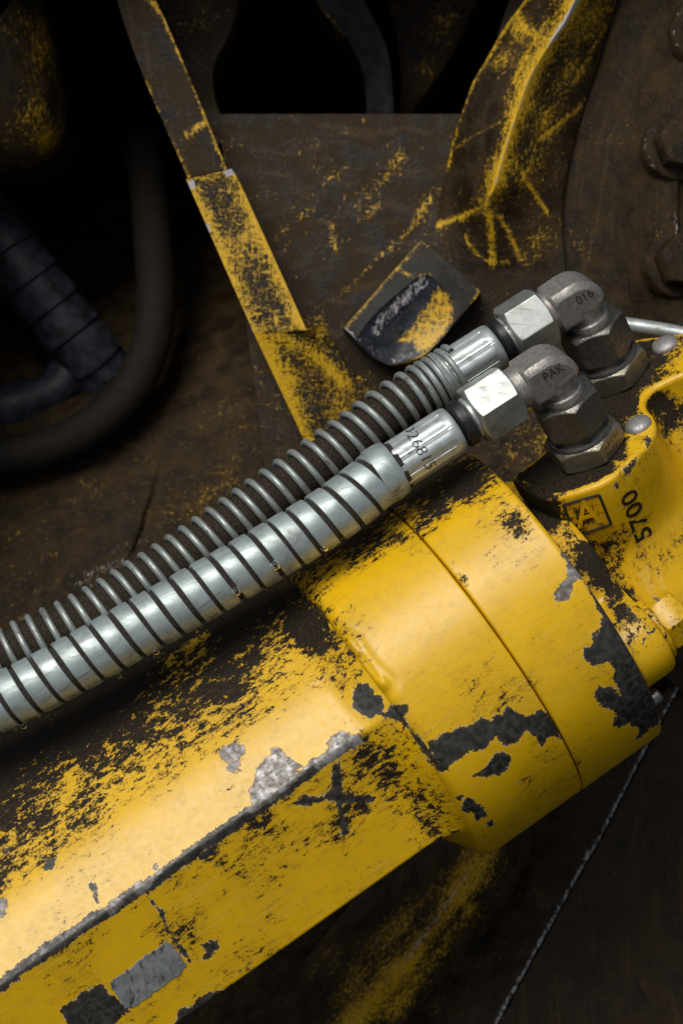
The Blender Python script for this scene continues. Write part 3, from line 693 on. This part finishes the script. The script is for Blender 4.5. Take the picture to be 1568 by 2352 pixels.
def coil(P, L, t0, turns_t, prof, rfun=None, per=64, ph0=0.):
    """sweep a cross section (axial, radial) along a helix; turns_t: list of axial positions at whole turns"""
    n = (len(turns_t)-1)*per+1; a = np.arange(n)/per; tc = np.interp(a, np.arange(len(turns_t)), turns_t)
    T, N, B = pframes(P, np.array([0, -1., 0])); out = []
    prof = np.asarray(prof, float)
    th = a*2*math.pi+ph0
    for ax_, rd in prof:
        t = tc+ax_; c = along(P, L, t); Nn = along(N, L, t); Bb = along(B, L, t)
        out.append(c+rd*(np.cos(th)[:, None]*Nn+np.sin(th)[:, None]*Bb))
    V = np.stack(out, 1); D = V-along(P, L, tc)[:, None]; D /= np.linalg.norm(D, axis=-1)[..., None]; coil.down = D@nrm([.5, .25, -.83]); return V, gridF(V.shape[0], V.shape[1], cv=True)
pitch = .572; w = .226; rj = np.random.RandomState(3)
prof = [(-w, .665), (-w, .715), (-w+.012, .732), (-w+.04, .738), (0, .742), (w-.04, .738), (w-.012, .732), (w, .715), (w, .665)]
# helix sense: from the top of the hose down its near side the band runs towards the elbow
t_start = .42
V, F = coil(FP, Lf, 0, [t_start+pitch*i+(rj.rand()-.5)*.035 for i in range(int((Lf[-1]-2)/pitch))], prof, per=72)
px, py = proj(V)
T_, N_, B_ = pframes(FP, np.array([0, -1., 0]))
nf = 9; ang_th = (np.arange(V.shape[0])/72*2*math.pi)
low = np.sin(ang_th)*1.0
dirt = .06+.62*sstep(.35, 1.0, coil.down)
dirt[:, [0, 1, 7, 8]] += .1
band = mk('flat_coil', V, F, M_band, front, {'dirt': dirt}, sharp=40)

# rear hose
rear = root('hydraulic_hose', E2-H*4.2, 'rear hydraulic hose with a thin round wire spring over dusty black rubber', 'hose')
fittings(E2, rear, (1.0, 2.14), (2.22, 2.46), (2.52, 4.2), None, math.radians(-20+30), 1.)
tip = E2-H*3.3; e2d = E2-H*4.2
rp = [tip, e2d]+[dsp(x, y, z) for x, y, z in ((905, 940, -1.25), (780, 1034, -1.55), (615, 1150, -1.85), (455, 1262, -2.1), (325, 1347, -2.3), (195, 1424, -2.5), (35, 1497, -2.6), (-120, 1555, -2.7), (-300, 1610, -2.7))]
RP = spline(rp, 1000); Lr = np.r_[0, np.cumsum(np.linalg.norm(np.diff(RP, axis=0), axis=1))]
V, F = tube(RP[::3], np.r_[np.full(20, .60), np.full(len(RP[::3])-20, .60)], 64)
mk('rubber_core', V, F, M_rubber, rear)
turns = [.42+.215*i for i in range(6)]; turns += [turns[-1]+.33]
while turns[-1] < Lr[-1]-1.5: turns.append(turns[-1]+.428+(rj.rand()-.5)*.05)
wr = .09; pa = np.linspace(0, 2*math.pi, 10, endpoint=False)
prof = [(wr*math.cos(a), .685+wr*math.sin(a)) for a in pa]
V, F = coil(RP, Lr, 0, turns, prof, per=48, ph0=.8)
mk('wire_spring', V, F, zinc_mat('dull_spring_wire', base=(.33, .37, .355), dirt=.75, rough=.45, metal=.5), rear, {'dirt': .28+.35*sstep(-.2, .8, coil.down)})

# water drops hanging under the flat coil
t = NT('water'); M_water = t.set(Base_Color=(1, 1, 1), Roughness=.02, IOR=1.33, Transmission_Weight=1.0)
wl_ = ['nearest the stamped ferrule', 'second from the ferrule end', 'third from the ferrule end', 'third from the left edge', 'second from the left edge', 'nearest the left edge']
for (x, y, sz), lab in zip(((745, 1256, .10), (632, 1298, .12), (543, 1358, .11), (358, 1494, .11), (274, 1552, .07), (54, 1664, .11)), wl_):
    d = nrm(dsp(x, y, 0)-EYE); i = np.argmin(np.hypot(*(np.array(proj(FP))-np.array([[x], [y]]))))
    c = FP[i]; tt_ = T_[i]
    X0 = EYE+d*np.dot(c-EYE, d); perp = X0-c; perp -= np.dot(perp, tt_)*tt_; rr = np.linalg.norm(perp)
    if rr < .74: X0 = X0-d*math.sqrt(max(0, .745**2-rr**2))
    u_ = np.linspace(0, math.pi, 14); pr = [(sz*(-math.cos(a)*1.15), sz*math.sin(a)*(1+.22*math.cos(a)*-1)) for a in u_]
    V, F = lathe(X0, np.array([0, -sp, cp])*0+np.array([.05, -.1, -1]), np.array([1., 0, 0]), pr, 24)
    o = mk('water_drop', V, F, M_water, loc=X0); o['label'] = 'clear water drop on the flat-coil hose, '+lab; o['category'] = 'water drop'; o['group'] = 'water drops under the front hose'

# ------------------------------------------------------------------ background of the machine
def bgpart(name, V, F, mat, parent=None, yel=None, wht=None, **k):
    V3 = V.reshape(-1, 3); sh = V.shape[:-1]
    return mk(name, V, F, mat, parent, {'yel': (np.zeros(sh) if yel is None else yel), 'wht': (np.zeros(sh) if wht is None else wht)}, **k)
def thing(o, label, cat, kind=None):
    o['label'] = label; o['category'] = cat
    if kind: o['kind'] = kind
    return o
# middle plate
mid = loft([[(500,262,8.2),(560,700,7.6),(640,1300,7.2)], [(1330,262,8.3),(1420,700,7.6),(1500,1300,7.4)]], 200, 220, smooth=False, skirt=1.2)
rough_up(mid[0], .018, .012, 5); px, py = proj(mid[0])
yl = linef(mid[0], [([(975,485),(930,540),(870,590),(815,645),(770,690)], 3, 10, 1.15), ([(925,355),(870,430),(850,450)], 4, 16, .95), ([(760,510),(766,560),(775,585)], 4, 14, 1.05),([(795,385),(745,420)],2,10,.9),
     ([(720,480),(690,500)],2,8,.9),([(655,525),(630,555)],2,8,.9),([(870,470),(840,500)],4,14,.95),([(1010,430),(985,460),(960,490)],5,12,1.1),
     ([(735,750),(700,800),(760,850),(820,885)],10,30,1.0)], .35)
yl = np.maximum(yl, blobf(mid[0], [(860,430,90,40,45,.72),(1200,1020,60,120,-20,.72),(1250,1010,25,60,-30,.95),(770,570,25,40,0,.9)], .3))
o = bgpart('frame_plate', *mid, M_plate, yel=yl, loc=dsp(800, 900, 8)); thing(o, 'grease-brown steel frame plate with yellow scratches behind the fittings', 'steel plate')

# raised edge bar left of the plate: dark upper length, yellow lower length
bar = root('edge_bar', dsp(560, 760, 6.5), 'scraped yellow flat bar edging the dark recess', 'steel bar')
bl = [[(250,-60,7.0),(320,150,6.85),(432,408,6.6)], [(325,-60,6.6),(372,30,6.6),(430,165,6.5),(521,388,6.3)]]
V, F = loft(bl, 120, 36, skirt=3.5)
yl = linef(V, [([(345,0),(375,35),(425,150),(475,270),(521,388)], 4, 9, 1.5), ([(335,190),(385,310),(432,408)], 3, 7, 1.15), ([(430,310),(455,290),(470,285)], 6, 12, 1.2)], .25)
bgpart('upper_length', V, F, M_plate, bar, yel=yl)
bl = [[(428,412,6.2),(583,765,6.0)], [(532,388,5.8),(560,440,5.8),(704,758,5.7)]]
V, F = loft(bl, 160, 60, skirt=4.0)
yl = linef(V, [(bl[0], 4, 22, 1.75), (bl[1], 6, 18, 1.75), ([(428,412),(532,388)], 3, 20, 1.5)], .98)
ch = chipf(V, [[(425,420),(445,412),(448,432),(430,440)], [(510,390),(535,388),(538,402),(520,405)], [(468,510),(480,515),(484,535),(472,530)]])
mt = residue_mat('scraped_bar_paint', base=(.026, .022, .016))
bgpart('yellow_length', V, F, mt, bar, yel=yl, wht=np.where(ch > .995, 1.6, 0))
bl = [[(583,765,6.0),(712,1040,6.8)], [(646,761.3,5.855),(690,800,6.0),(740,860,6.3),(790,940,6.6),(830,1010,6.8)], [(704,758,5.7),(745,752,6.2),(800,850,6.6),(860,880,6.9),(900,980,7.1)]]
V, F = loft(bl, 120, 44, skirt=3.5)
yl = linef(V, [([(583,765),(600,792),(640,872),(680,960),(712,1040)], 8, 26, 1.9), ([(600,768),(645,775),(700,800),(745,835),(790,880)], 5, 16, 1.45), ([(710,757),(745,752)], 4, 10, 1.4), ([(730,770),(715,810)],2,8,1.1)], .80)
bgpart('foot', V, F, mt, bar, yel=yl)

# floor plate on the left under the hoses
V, F = loft([[(-330,500,22),(-260,1000,12.2),(-260,1500,8.6),(-260,2500,11)], [(330,450,22),(330,960,11.2),(330,1500,8.4),(330,2500,11)], [(800,400,20),(760,860,10.2),(880,1500,9.0),(1100,2500,13)]], 220, 150)
yl = blobf(V, [(640,1080,60,60,0,.85),(500,1130,90,40,30,.78),(560,1190,70,25,40,.82),(420,1180,90,60,20,.70)], .38)
wh = linef(V, [([(180,1340),(235,1310),(290,1290)], 4, 30, .85), ([(250,1270),(330,1240)], 3, 20, .7)], .2)
rough_up(V, .16, .016, 11, 6); px, py = proj(V); d = seg_dist(px, py, [(360,1130),(335,1180),(330,1215),(290,1300)]); V[..., 1] += .10*np.exp(-(d/5)**2)+.12*sstep(-6, 6, (px-333)-(1180-py)*.3)*np.exp(-(d/120)**2)
o = bgpart('floor_plate', V, F, M_floor, yel=yl, wht=wh, loc=dsp(200, 1300, 9)); thing(o, 'dirt-caked brown plate with yellow flecks behind the hoses', 'steel plate')

# backdrop behind everything, its near-black colour standing in for deep shade
V, F = loft([[(-900,-900,24),(-900,3300,24)], [(2500,-900,24),(2500,3300,24)]], 4, 4, smooth=False)
o = mk('recess_backdrop', V, F, M_void, loc=dsp(784, 1176, 24)); thing(o, 'near-black backdrop standing in for the dark depth of the recess', 'wall')

# unseen panels added above and left of the view to keep daylight out of the recess
V, F = loft([[(-420,-260,2.5),(1500,-260,4.5),(2300,-260,4.5)], [(-420,-260,26),(1500,-260,26),(2300,-260,26)]], 30, 30, smooth=False)
o = mk('upper_shade_panel', V, F, M_void, loc=dsp(900, -120, 10)); thing(o, 'dark panel added above the view to shade the recess', 'wall', 'structure')
V, F = loft([[(-190,-300,2.5),(-190,700,2.5),(-190,1250,6)], [(-190,-300,26),(-190,700,26),(-190,1250,26)]], 30, 30, smooth=False)
o = mk('left_shade_panel', V, F, M_void, loc=dsp(-260, 500, 12)); thing(o, 'dark panel added left of the view to shade the recess', 'wall', 'structure')

# rib with a sharp rubbed ridge
Lr_ = [[(1240,-60,7.2),(1205,0,7.2),(1160,60,7.2),(1120,130,7.2),(1085,190,7.2),(1060,260,7.25),(1040,320,7.5),(1025,390,7.78),(1005,470,7.92),(1000,560,7.80),(1010,700,7.60),(1030,860,7.46)],
       [(1350,-60,5.6),(1320,0,5.6),(1296,50,5.65),(1262,100,5.7),(1215,180,5.8),(1180,280,5.9),(1155,360,6.0),(1135,430,6.1),(1118,468,6.45),(1128,530,6.95),(1132,605,7.45),(1150,700,7.55),(1180,860,7.42)],
       [(1440,-60,7.4),(1415,0,7.4),(1395,60,7.4),(1370,150,7.45),(1340,240,7.5),(1315,330,7.5),(1298,410,7.5),(1290,480,7.5),(1292,560,7.5),(1310,700,7.48),(1350,860,7.38)]]
V, F = loft(Lr_, 300, 80, skirt=5.0); rough_up(V, .02, .02, 21)
yl = linef(V, [(Lr_[0][:8], 4, 8, 1.5), (Lr_[1][:9], 10, 34, 1.55), (Lr_[1][:9], 6, 5, 2.3), ([(1118,470),(1060,497),(985,525)], 4, 7, 1.42), ([(1118,470),(1128,530),(1130,605)], 7, 8, 1.5), ([(1130,605),(1095,585),(1072,555),(1070,540)], 2, 5, 1.3),
     ([(1198,398),(1225,440),(1255,487)], 3, 6, 1.35), ([(1140,490),(1170,540),(1195,598)], 3, 8, 1.25), ([(1130,604),(1165,603)], 2, 6, 1.2), ([(1260,40),(1235,80),(1200,140),(1180,190)], 4, 8, 1.3),
     ([(1030,350),(1090,310),(1150,280)], 3, 5, 1.3), ([(1180,20),(1200,60),(1235,85)], 9, 14, 1.3),([(1350,230),(1240,320)],3,9,1.3),([(1390,60),(1320,190)],4,12,1.35),([(1280,235),(1240,270)],3,8,1.2)], .4)
yl = np.maximum(yl, blobf(V, [(1150,140,40,28,30,1.2),(1190,60,30,40,0,1.2),(1370,40,50,110,-30,1.25),(1300,170,35,110,-30,1.08),(1250,280,40,90,-30,.98),(1210,380,40,90,-20,.9),(1230,560,60,90,0,.68)], .3))
wh = linef(V, [([(1330,-10),(1296,50),(1268,92)], 5, 5, 1.5), (Lr_[1][3:9], 1.5, 4, 1.02)], .1)
o = bgpart('curved_rib', V, F, M_plate, yel=yl, wht=wh, sharp=20, loc=dsp(1200, 300, 7)); thing(o, 'curved brown rib with a rubbed yellow ridge splitting into a fork', 'steel rib')

# pivot hub with bolts
hub = root('pivot_hub', dsp(1700, 480, 7), 'dark brown round pivot hub with hexagon bolts at the right edge', 'hub')
hc = dsp(2566, 490, 7.0); ha = nrm([0.0, -1, .03]); 
tv = np.radians(np.linspace(128, 262, 260)); ax_, e1, e2 = frame(ha, np.array([1., 0, 0]))
hpx = [(-1.4, 18.5), (-.85, 16.5), (-.52, 15.2), (-.42, 14.7)]+[(-.42+1.47*sstep(0, 1, t), 14.7-1.8*t) for t in np.linspace(.05, 1, 24)]+[(1.10, 12.86), (1.10, 12.80), (1.06, 12.74), (.9, 12.70), (.86, 12.62)]+[(.86, r) for r in np.linspace(12.5, 9.5, 30)]
hp = np.array(hpx)
def hubpt(t, r, a): return hc+ha*t+r*(math.cos(a)*e1+math.sin(a)*e2)
s2 = 1 if (hc+10*(math.cos(math.radians(160))*e1+math.sin(math.radians(160))*e2))[2] > hc[2] else -1
tv = np.radians(np.linspace(120, 240, 300))
V = hc+hp[:, 0, None, None]*ha+hp[:, 1, None, None]*(np.cos(tv)[None, :, None]*e1+np.sin(tv)[None, :, None]*e2)
px, py = proj(V)
wh = np.zeros(px.shape); 
edge_r = np.array([1 if 12.72 <= r <= 12.87 else 0 for r in hp[:, 1]])
wh = edge_r[:, None]*np.maximum(1.25*np.exp(-((py-190)/110)**2), .85*np.exp(-((py-540)/90)**2))
yl = np.maximum(.25, blobf(V, [(1330,560,60,60,0,.62),(1340,620,70,40,0,.6)], .25))
bgpart('hub_disc', V, gridF(V.shape[0], V.shape[1], flip=False), M_floor, hub, yel=yl, wht=wh)
for (x, y) in ((1550, 341), (1552, 610), (1615, 80)):
    p = on_plane(x, y, hc+ha*.86, ha); bx = nrm(ha+np.array([.26, 0, .10]))
    V, F = lathe(p, bx, np.array([1., 0, 0]), [(-.3, .2), (-.3, .98), (.12, .98), (.19, .94), (.22, .86), (.23, .3)], 72)
    wh = np.zeros(V.shape[:2]); pv = proj(V); wh[2:4] = np.where((pv[0][2:4] < x-40), .72 if y < 500 else .5, 0)  # highlight on the washer's left arc painted as pale colour
    bo_ = bgpart('bolt', V, F, M_floor, hub, wht=wh)
    V, F = hexnut(p, bx, np.array([1., 0, 0]), .80, .22, .95, .35, .02)
    pv = proj(V); wh = np.zeros(V.shape[:2]); wh[4:8] = np.where(pv[0][4:8] < x+10, .6 if y < 500 else .45, 0)  # left side of the bolt head lightened as a painted highlight
    bgpart('bolt_head', V, F, M_floor, bo_, wht=wh)

# raised pad with a scooped slot
pad = root('slotted_pad', dsp(950, 700, 7), 'small slanted steel pad with a glossy blue-black and yellow scoop', 'pad')
def c8(l): return [(740.4+x*.2778, 522.6+y*.2778) for x, y in l]
padD = c8([(180,830),(390,590),(600,345),(815,110),(870,150),(1080,330),(1300,525),(1270,580),(1110,760),(1000,910),(850,1060),(700,1120),(560,1145),(430,1085),(300,970),(265,915)])
ringp = resample(np.vstack([[dsp(x, y, 6.6) for x, y in padD], [dsp(*padD[0], 6.6)]]), 241)[:-1]
sl = c8([(285,915),(350,810),(430,715),(520,630),(620,545),(700,475),(780,415),(860,388),(920,415),(990,490),(1055,560),(1092,650),(1085,770),(1000,900),(850,1045),(700,1105),(560,1135),(430,1075),(310,960)])
slr = closed_spline(np.array([dsp(x, y, 6.52) for x, y in sl]), 240)
cen = slr.mean(0); k0 = np.argmin(np.linalg.norm(ringp-slr[0], axis=1)); ringp = np.roll(ringp, -k0, 0)
def signed(r): return np.sum(r[:, 0]*np.roll(r[:, 2], -1)-np.roll(r[:, 0], -1)*r[:, 2])
if signed(ringp)*signed(slr) < 0: ringp = np.roll(ringp[::-1], 1, 0)
ro = ring_out(ringp, np.array([0, 1., 0]))
rows = [ringp+np.array([0, .9, 0])+ro*.05, ringp+ro*.03+np.array([0, .06, 0]), ringp, ringp-ro*.04-np.array([0, .03, 0])]
rows = [ringp+np.array([0, .9, 0])+ro*.05, ringp+np.array([0, .06, 0])]+[(ringp-np.array([0, .03, 0]))*(1-t)+slr*t for t in np.linspace(0, 1, 8)]
V = np.stack(rows)
yl = linef(V, [(c8([(180,830),(390,590),(600,345),(815,110),(865,150)]), 4, 7, 1.45), (c8([(600,345),(700,385),(800,400)]), 2.5, 5, 1.35), (c8([(800,400),(870,380),(940,430)]), 2, 5, 1.2), (c8([(1285,500),(1290,545),(1270,575)]), 4, 5, 1.6), (c8([(1270,580),(1170,690)]), 2, 5, 1.1), (c8([(600,1135),(740,1100),(850,1050)]), 3, 6, 1.6), (c8([(1090,330),(1140,370)]), 2, 5, 1.0)], .2)
wh = linef(V, [(c8([(180,830),(250,880),(275,930)]), 2, 4, 1.1)], .1)
M_pad = residue_mat('grey_pad', base=(.036, .034, .030), base2=(.026, .024, .021), rough=.5, grit=.4)
bgpart('pad_plate', V, gridF(len(V), 240, cv=True), M_pad, pad, yel=yl, wht=wh, sharp=50)
rows = []
for t in np.linspace(0, 1, 30):
    rows.append(cen+(slr-cen)*(1-t)+np.array([0, 0.22*math.sin(math.pi/2*t)**.8, 0]))
V = np.stack(rows); px, py = proj(V)
yl = 1+np.clip(poly_sd(px, py, c8([(955,495),(1050,560),(1092,660),(1085,770),(1000,905),(880,1020),(790,1040),(740,960),(600,960),(690,850),(790,700),(880,600)]))/14, -1, .75)
wh = linef(V, [(c8([(840,440),(740,530),(640,620),(560,700),(480,770),(450,850)]), 16, 14, .98), (c8([(320,940),(450,1040),(600,1080),(720,1040)]), 14, 14, .72)], 0)  # whitish reflection along the scoop painted as pale streaks
M_scoop = residue_mat('glossy_scoop', base=(.020, .024, .034), base2=(.011, .013, .018), rough=.30, grit=.25)  # blue-black base carries the sky reflected in the scoop
bgpart('scoop', V, gridF(len(V), 240, cv=True), M_scoop, pad, yel=yl, wht=wh)

# lower right: folded guard plates
Lg = [[(1010,1700,12),(860,2000,10.5),(520,2420,10)], [(1190,1800,8.4),(1100,1985,7.6),(960,2180,7.2),(800,2352,7.0),(740,2430,7)], [(1330,1760,9.2),(1170,2060,8.8),(960,2352,8.4),(900,2440,8.4)],[(1580,1540,8.4),(1470,1745,8.2),(1385,1910,8.0),(1300,2060,7.9),(1140,2352,7.6),(1095,2440,7.6)]]
V, F = loft(Lg, 200, 60); rough_up(V, .06, .012, 31)
yl = linef(V, [([(1110,1970),(960,2180),(800,2352),(740,2430)], 14, 45, 1.6), ([(1080,2080),(1000,2200),(900,2320)], 12, 30, 1.25), ([(1000,2040),(880,2180),(780,2300)],10,50,1.05)], .3)
wh = linef(V, [([(1070,2010),(1000,2110),(930,2210)], 3, 6, 1.0), ([(1580,1540),(1470,1745),(1385,1910),(1300,2060),(1140,2352),(1095,2440)], 9, 9, 1.02)], .1)
o = bgpart('guard_plate', V, F, M_plate, yel=yl, wht=wh, loc=dsp(1100, 2150, 8)); thing(o, 'dark folded guard plate with a scratched yellow ridge below the cylinder', 'steel plate')
Lg = [[(1586,1540,8.35),(1476,1745,8.15),(1391,1910,7.95),(1306,2060,7.85),(1146,2352,7.55),(1100,2440,7.55)], [(1900,1300,9.6),(1900,1745,9.6),(1900,2000,9.4),(1900,2200,9.2),(1900,2352,9.0),(1900,2440,9.0)]]
V, F = loft(Lg, 120, 120, skirt=1.5)
M_side = residue_mat('dull_side_plate', base=(.036, .0240, .0125), base2=(.020, .0135, .0072), rough=.6, grit=1.0, spec=.12)
wh = linef(V, [([(1476,1745),(1391,1910),(1306,2060),(1146,2352)], 5, 4, .6), ([(1490,2080),(1480,2352)], 1, 8, .55)], .1)
o = bgpart('side_plate', V, F, M_side, wht=wh, loc=dsp(1500, 2150, 8)); thing(o, 'plain dark brown side plate filling the bottom right corner', 'steel plate')
# plate under the fittings, behind the port block and at the right edge
V, F = loft([[(1180,760,9.5),(1180,1500,10.5),(1180,2000,11)], [(1800,760,9.0),(1800,1500,10.5),(1800,2000,11)]], 60, 60, smooth=False)
o = bgpart('rear_plate', V, F, M_plate, yel=blobf(V, [(1230,1010,40,80,-30,.95),(1290,1080,50,50,0,.8)], .2), loc=dsp(1500, 1300, 10)); thing(o, 'dark plate showing between the elbows and the yellow collar', 'steel plate')
# bright pipe behind the rear elbow
P = spline([dsp(1290, 735, 3.5), dsp(1400, 742, 3.4), dsp(1480, 752, 3.3), dsp(1570, 768, 3.2), dsp(1700, 800, 3.0)], 60)
V, F = tube(P, .21, 32); o = mk('steel_pipe', V, F, M_zinc, None, {'dirt': np.full(V.shape[:2], .35)}, loc=dsp(1500, 760, 3.3)); thing(o, 'thin bright steel pipe behind the rear elbow', 'pipe')

# upper left: yellow drum, hoses, holed plate, bent bracket
rows = []
dr = np.array([(92,-80),(100,0),(130,110),(153,220),(152,295),(122,350),(62,395),(0,412),(-80,415)], float)
dr = resample(dr, 120); cx_, cy_ = -60, 150
for t in np.linspace(0, 1, 50):
    a = t*math.pi/2; k_ = math.cos(a)
    rows.append(np.array([dsp(cx_+(x-cx_)*k_, cy_+(y-cy_)*(.15+.85*k_), 10.0-2.6*math.sin(a)) for x, y in dr]))
rows.insert(0, rows[0]+np.array([0, 5., 0])); V = np.stack(rows)
yl = blobf(V, [(95,130,45,120,-8,1.12),(80,240,40,80,0,1.12),(110,320,40,60,0,1.05),(60,40,70,60,0,.9)], .35)
o = bgpart('yellow_drum', V, gridF(V.shape[0], V.shape[1]), M_plate, yel=yl, loc=dsp(50, 200, 11)); thing(o, 'dim yellow rounded drum end in the upper left corner', 'drum')
P = spline([dsp(*p) for p in ((330,330,15),(342,450,13.2),(352,560,12),(358,680,11.2),(346,790,10.6),(300,895,10.1),(220,975,9.7),(110,1028,9.5),(0,1050,9.4),(-160,1065,9.4))], 240)
V, F = tube(P, .60, 40); o = mk('black_hose', V, F, M_bhose, loc=dsp(300, 900, 10)); thing(o, 'thick black hose bending in a U through the dark recess', 'hose')
P = spline([dsp(*p) for p in ((-120,400,12.2),(0,545,12.2),(60,630,12.2),(120,708,12.4),(185,790,12.6),(240,860,13))], 360)
Lh = np.linspace(0, 1, 360); ribs = ((Lh*7.5) % 1); r = .90+.13*ribs**.8-.13*sstep(.94, 1., ribs)
V, F = tube(P, r, 48); o = mk('wrapped_hose', V, F, M_shose, loc=dsp(100, 680, 12)); thing(o, 'bluish spiral-wrapped hose entering from the left edge', 'hose')
P = spline([dsp(*p) for p in ((175,800,13),(225,850,13),(260,905,13.2))], 40); V, F = tube(P, .95+.12*np.sin(np.linspace(0, 9, 40)), 40); o = mk('hose_clamp', V, F, M_bhose, loc=dsp(220, 850, 13)); thing(o, 'dark lumpy clamp at the lower end of the wrapped hose', 'clamp')
P = spline([dsp(*p) for p in ((-60,960,12.5),(60,930,12.5),(140,890,12.7),(170,830,13))], 60); V, F = tube(P, .75+.1*np.sin(np.linspace(0, 7, 60)), 40); o = mk('pipe_stub', V, F, M_shose, loc=dsp(100, 900, 12.5)); thing(o, 'dull grey pipe stub under the wrapped hose', 'pipe')
# holed plate
V, F = loft([[(300,-90,10),(330,60,10),(400,200,9.6),(470,330,9.2)], [(560,-90,10),(535,55,10),(492,150,10),(496,235,9.6),(540,330,9.2)]], 80, 40, skirt=3)
o = bgpart('holed_plate', V, F, M_plate, yel=blobf(V, [(450,50,60,50,0,.8)], .25), loc=dsp(450, 150, 13)); thing(o, 'dark plate edge curving round the black opening', 'steel plate')
V, F = loft([[(690,-90,11.5),(740,20,11.5),(800,95,11.5),(835,170,11.5),(845,300,11.5)], [(790,-90,10.6),(840,10,10.6),(880,90,10.6),(898,170,10.6),(905,300,10.6)]], 80, 30, skirt=4)
o = bgpart('curved_band', V, F, residue_mat('blue_grey_steel', base=(.04, .042, .046), base2=(.02, .021, .024)), yel=linef(V, [([(700,-40),(740,20),(790,80)], 3, 6, 1.05)], .1), loc=dsp(850, 100, 15)); thing(o, 'dim blue-grey curved steel band above the black opening', 'band')
V, F = loft([[(850,-90,13),(900,40,12.6),(920,180,12.4),(910,310,12.2)], [(1130,-90,12.4),(1085,20,12.2),(1040,120,12),(965,230,11.8)], ], 80, 50, skirt=4)
o = bgpart('rear_bracket', V, F, M_plate, yel=blobf(V, [(1010,60,40,55,-25,1.2),(985,140,25,50,-20,1.0)], .3), loc=dsp(980, 100, 16)); thing(o, 'dim bracket with a yellow smear behind the curved band', 'bracket')
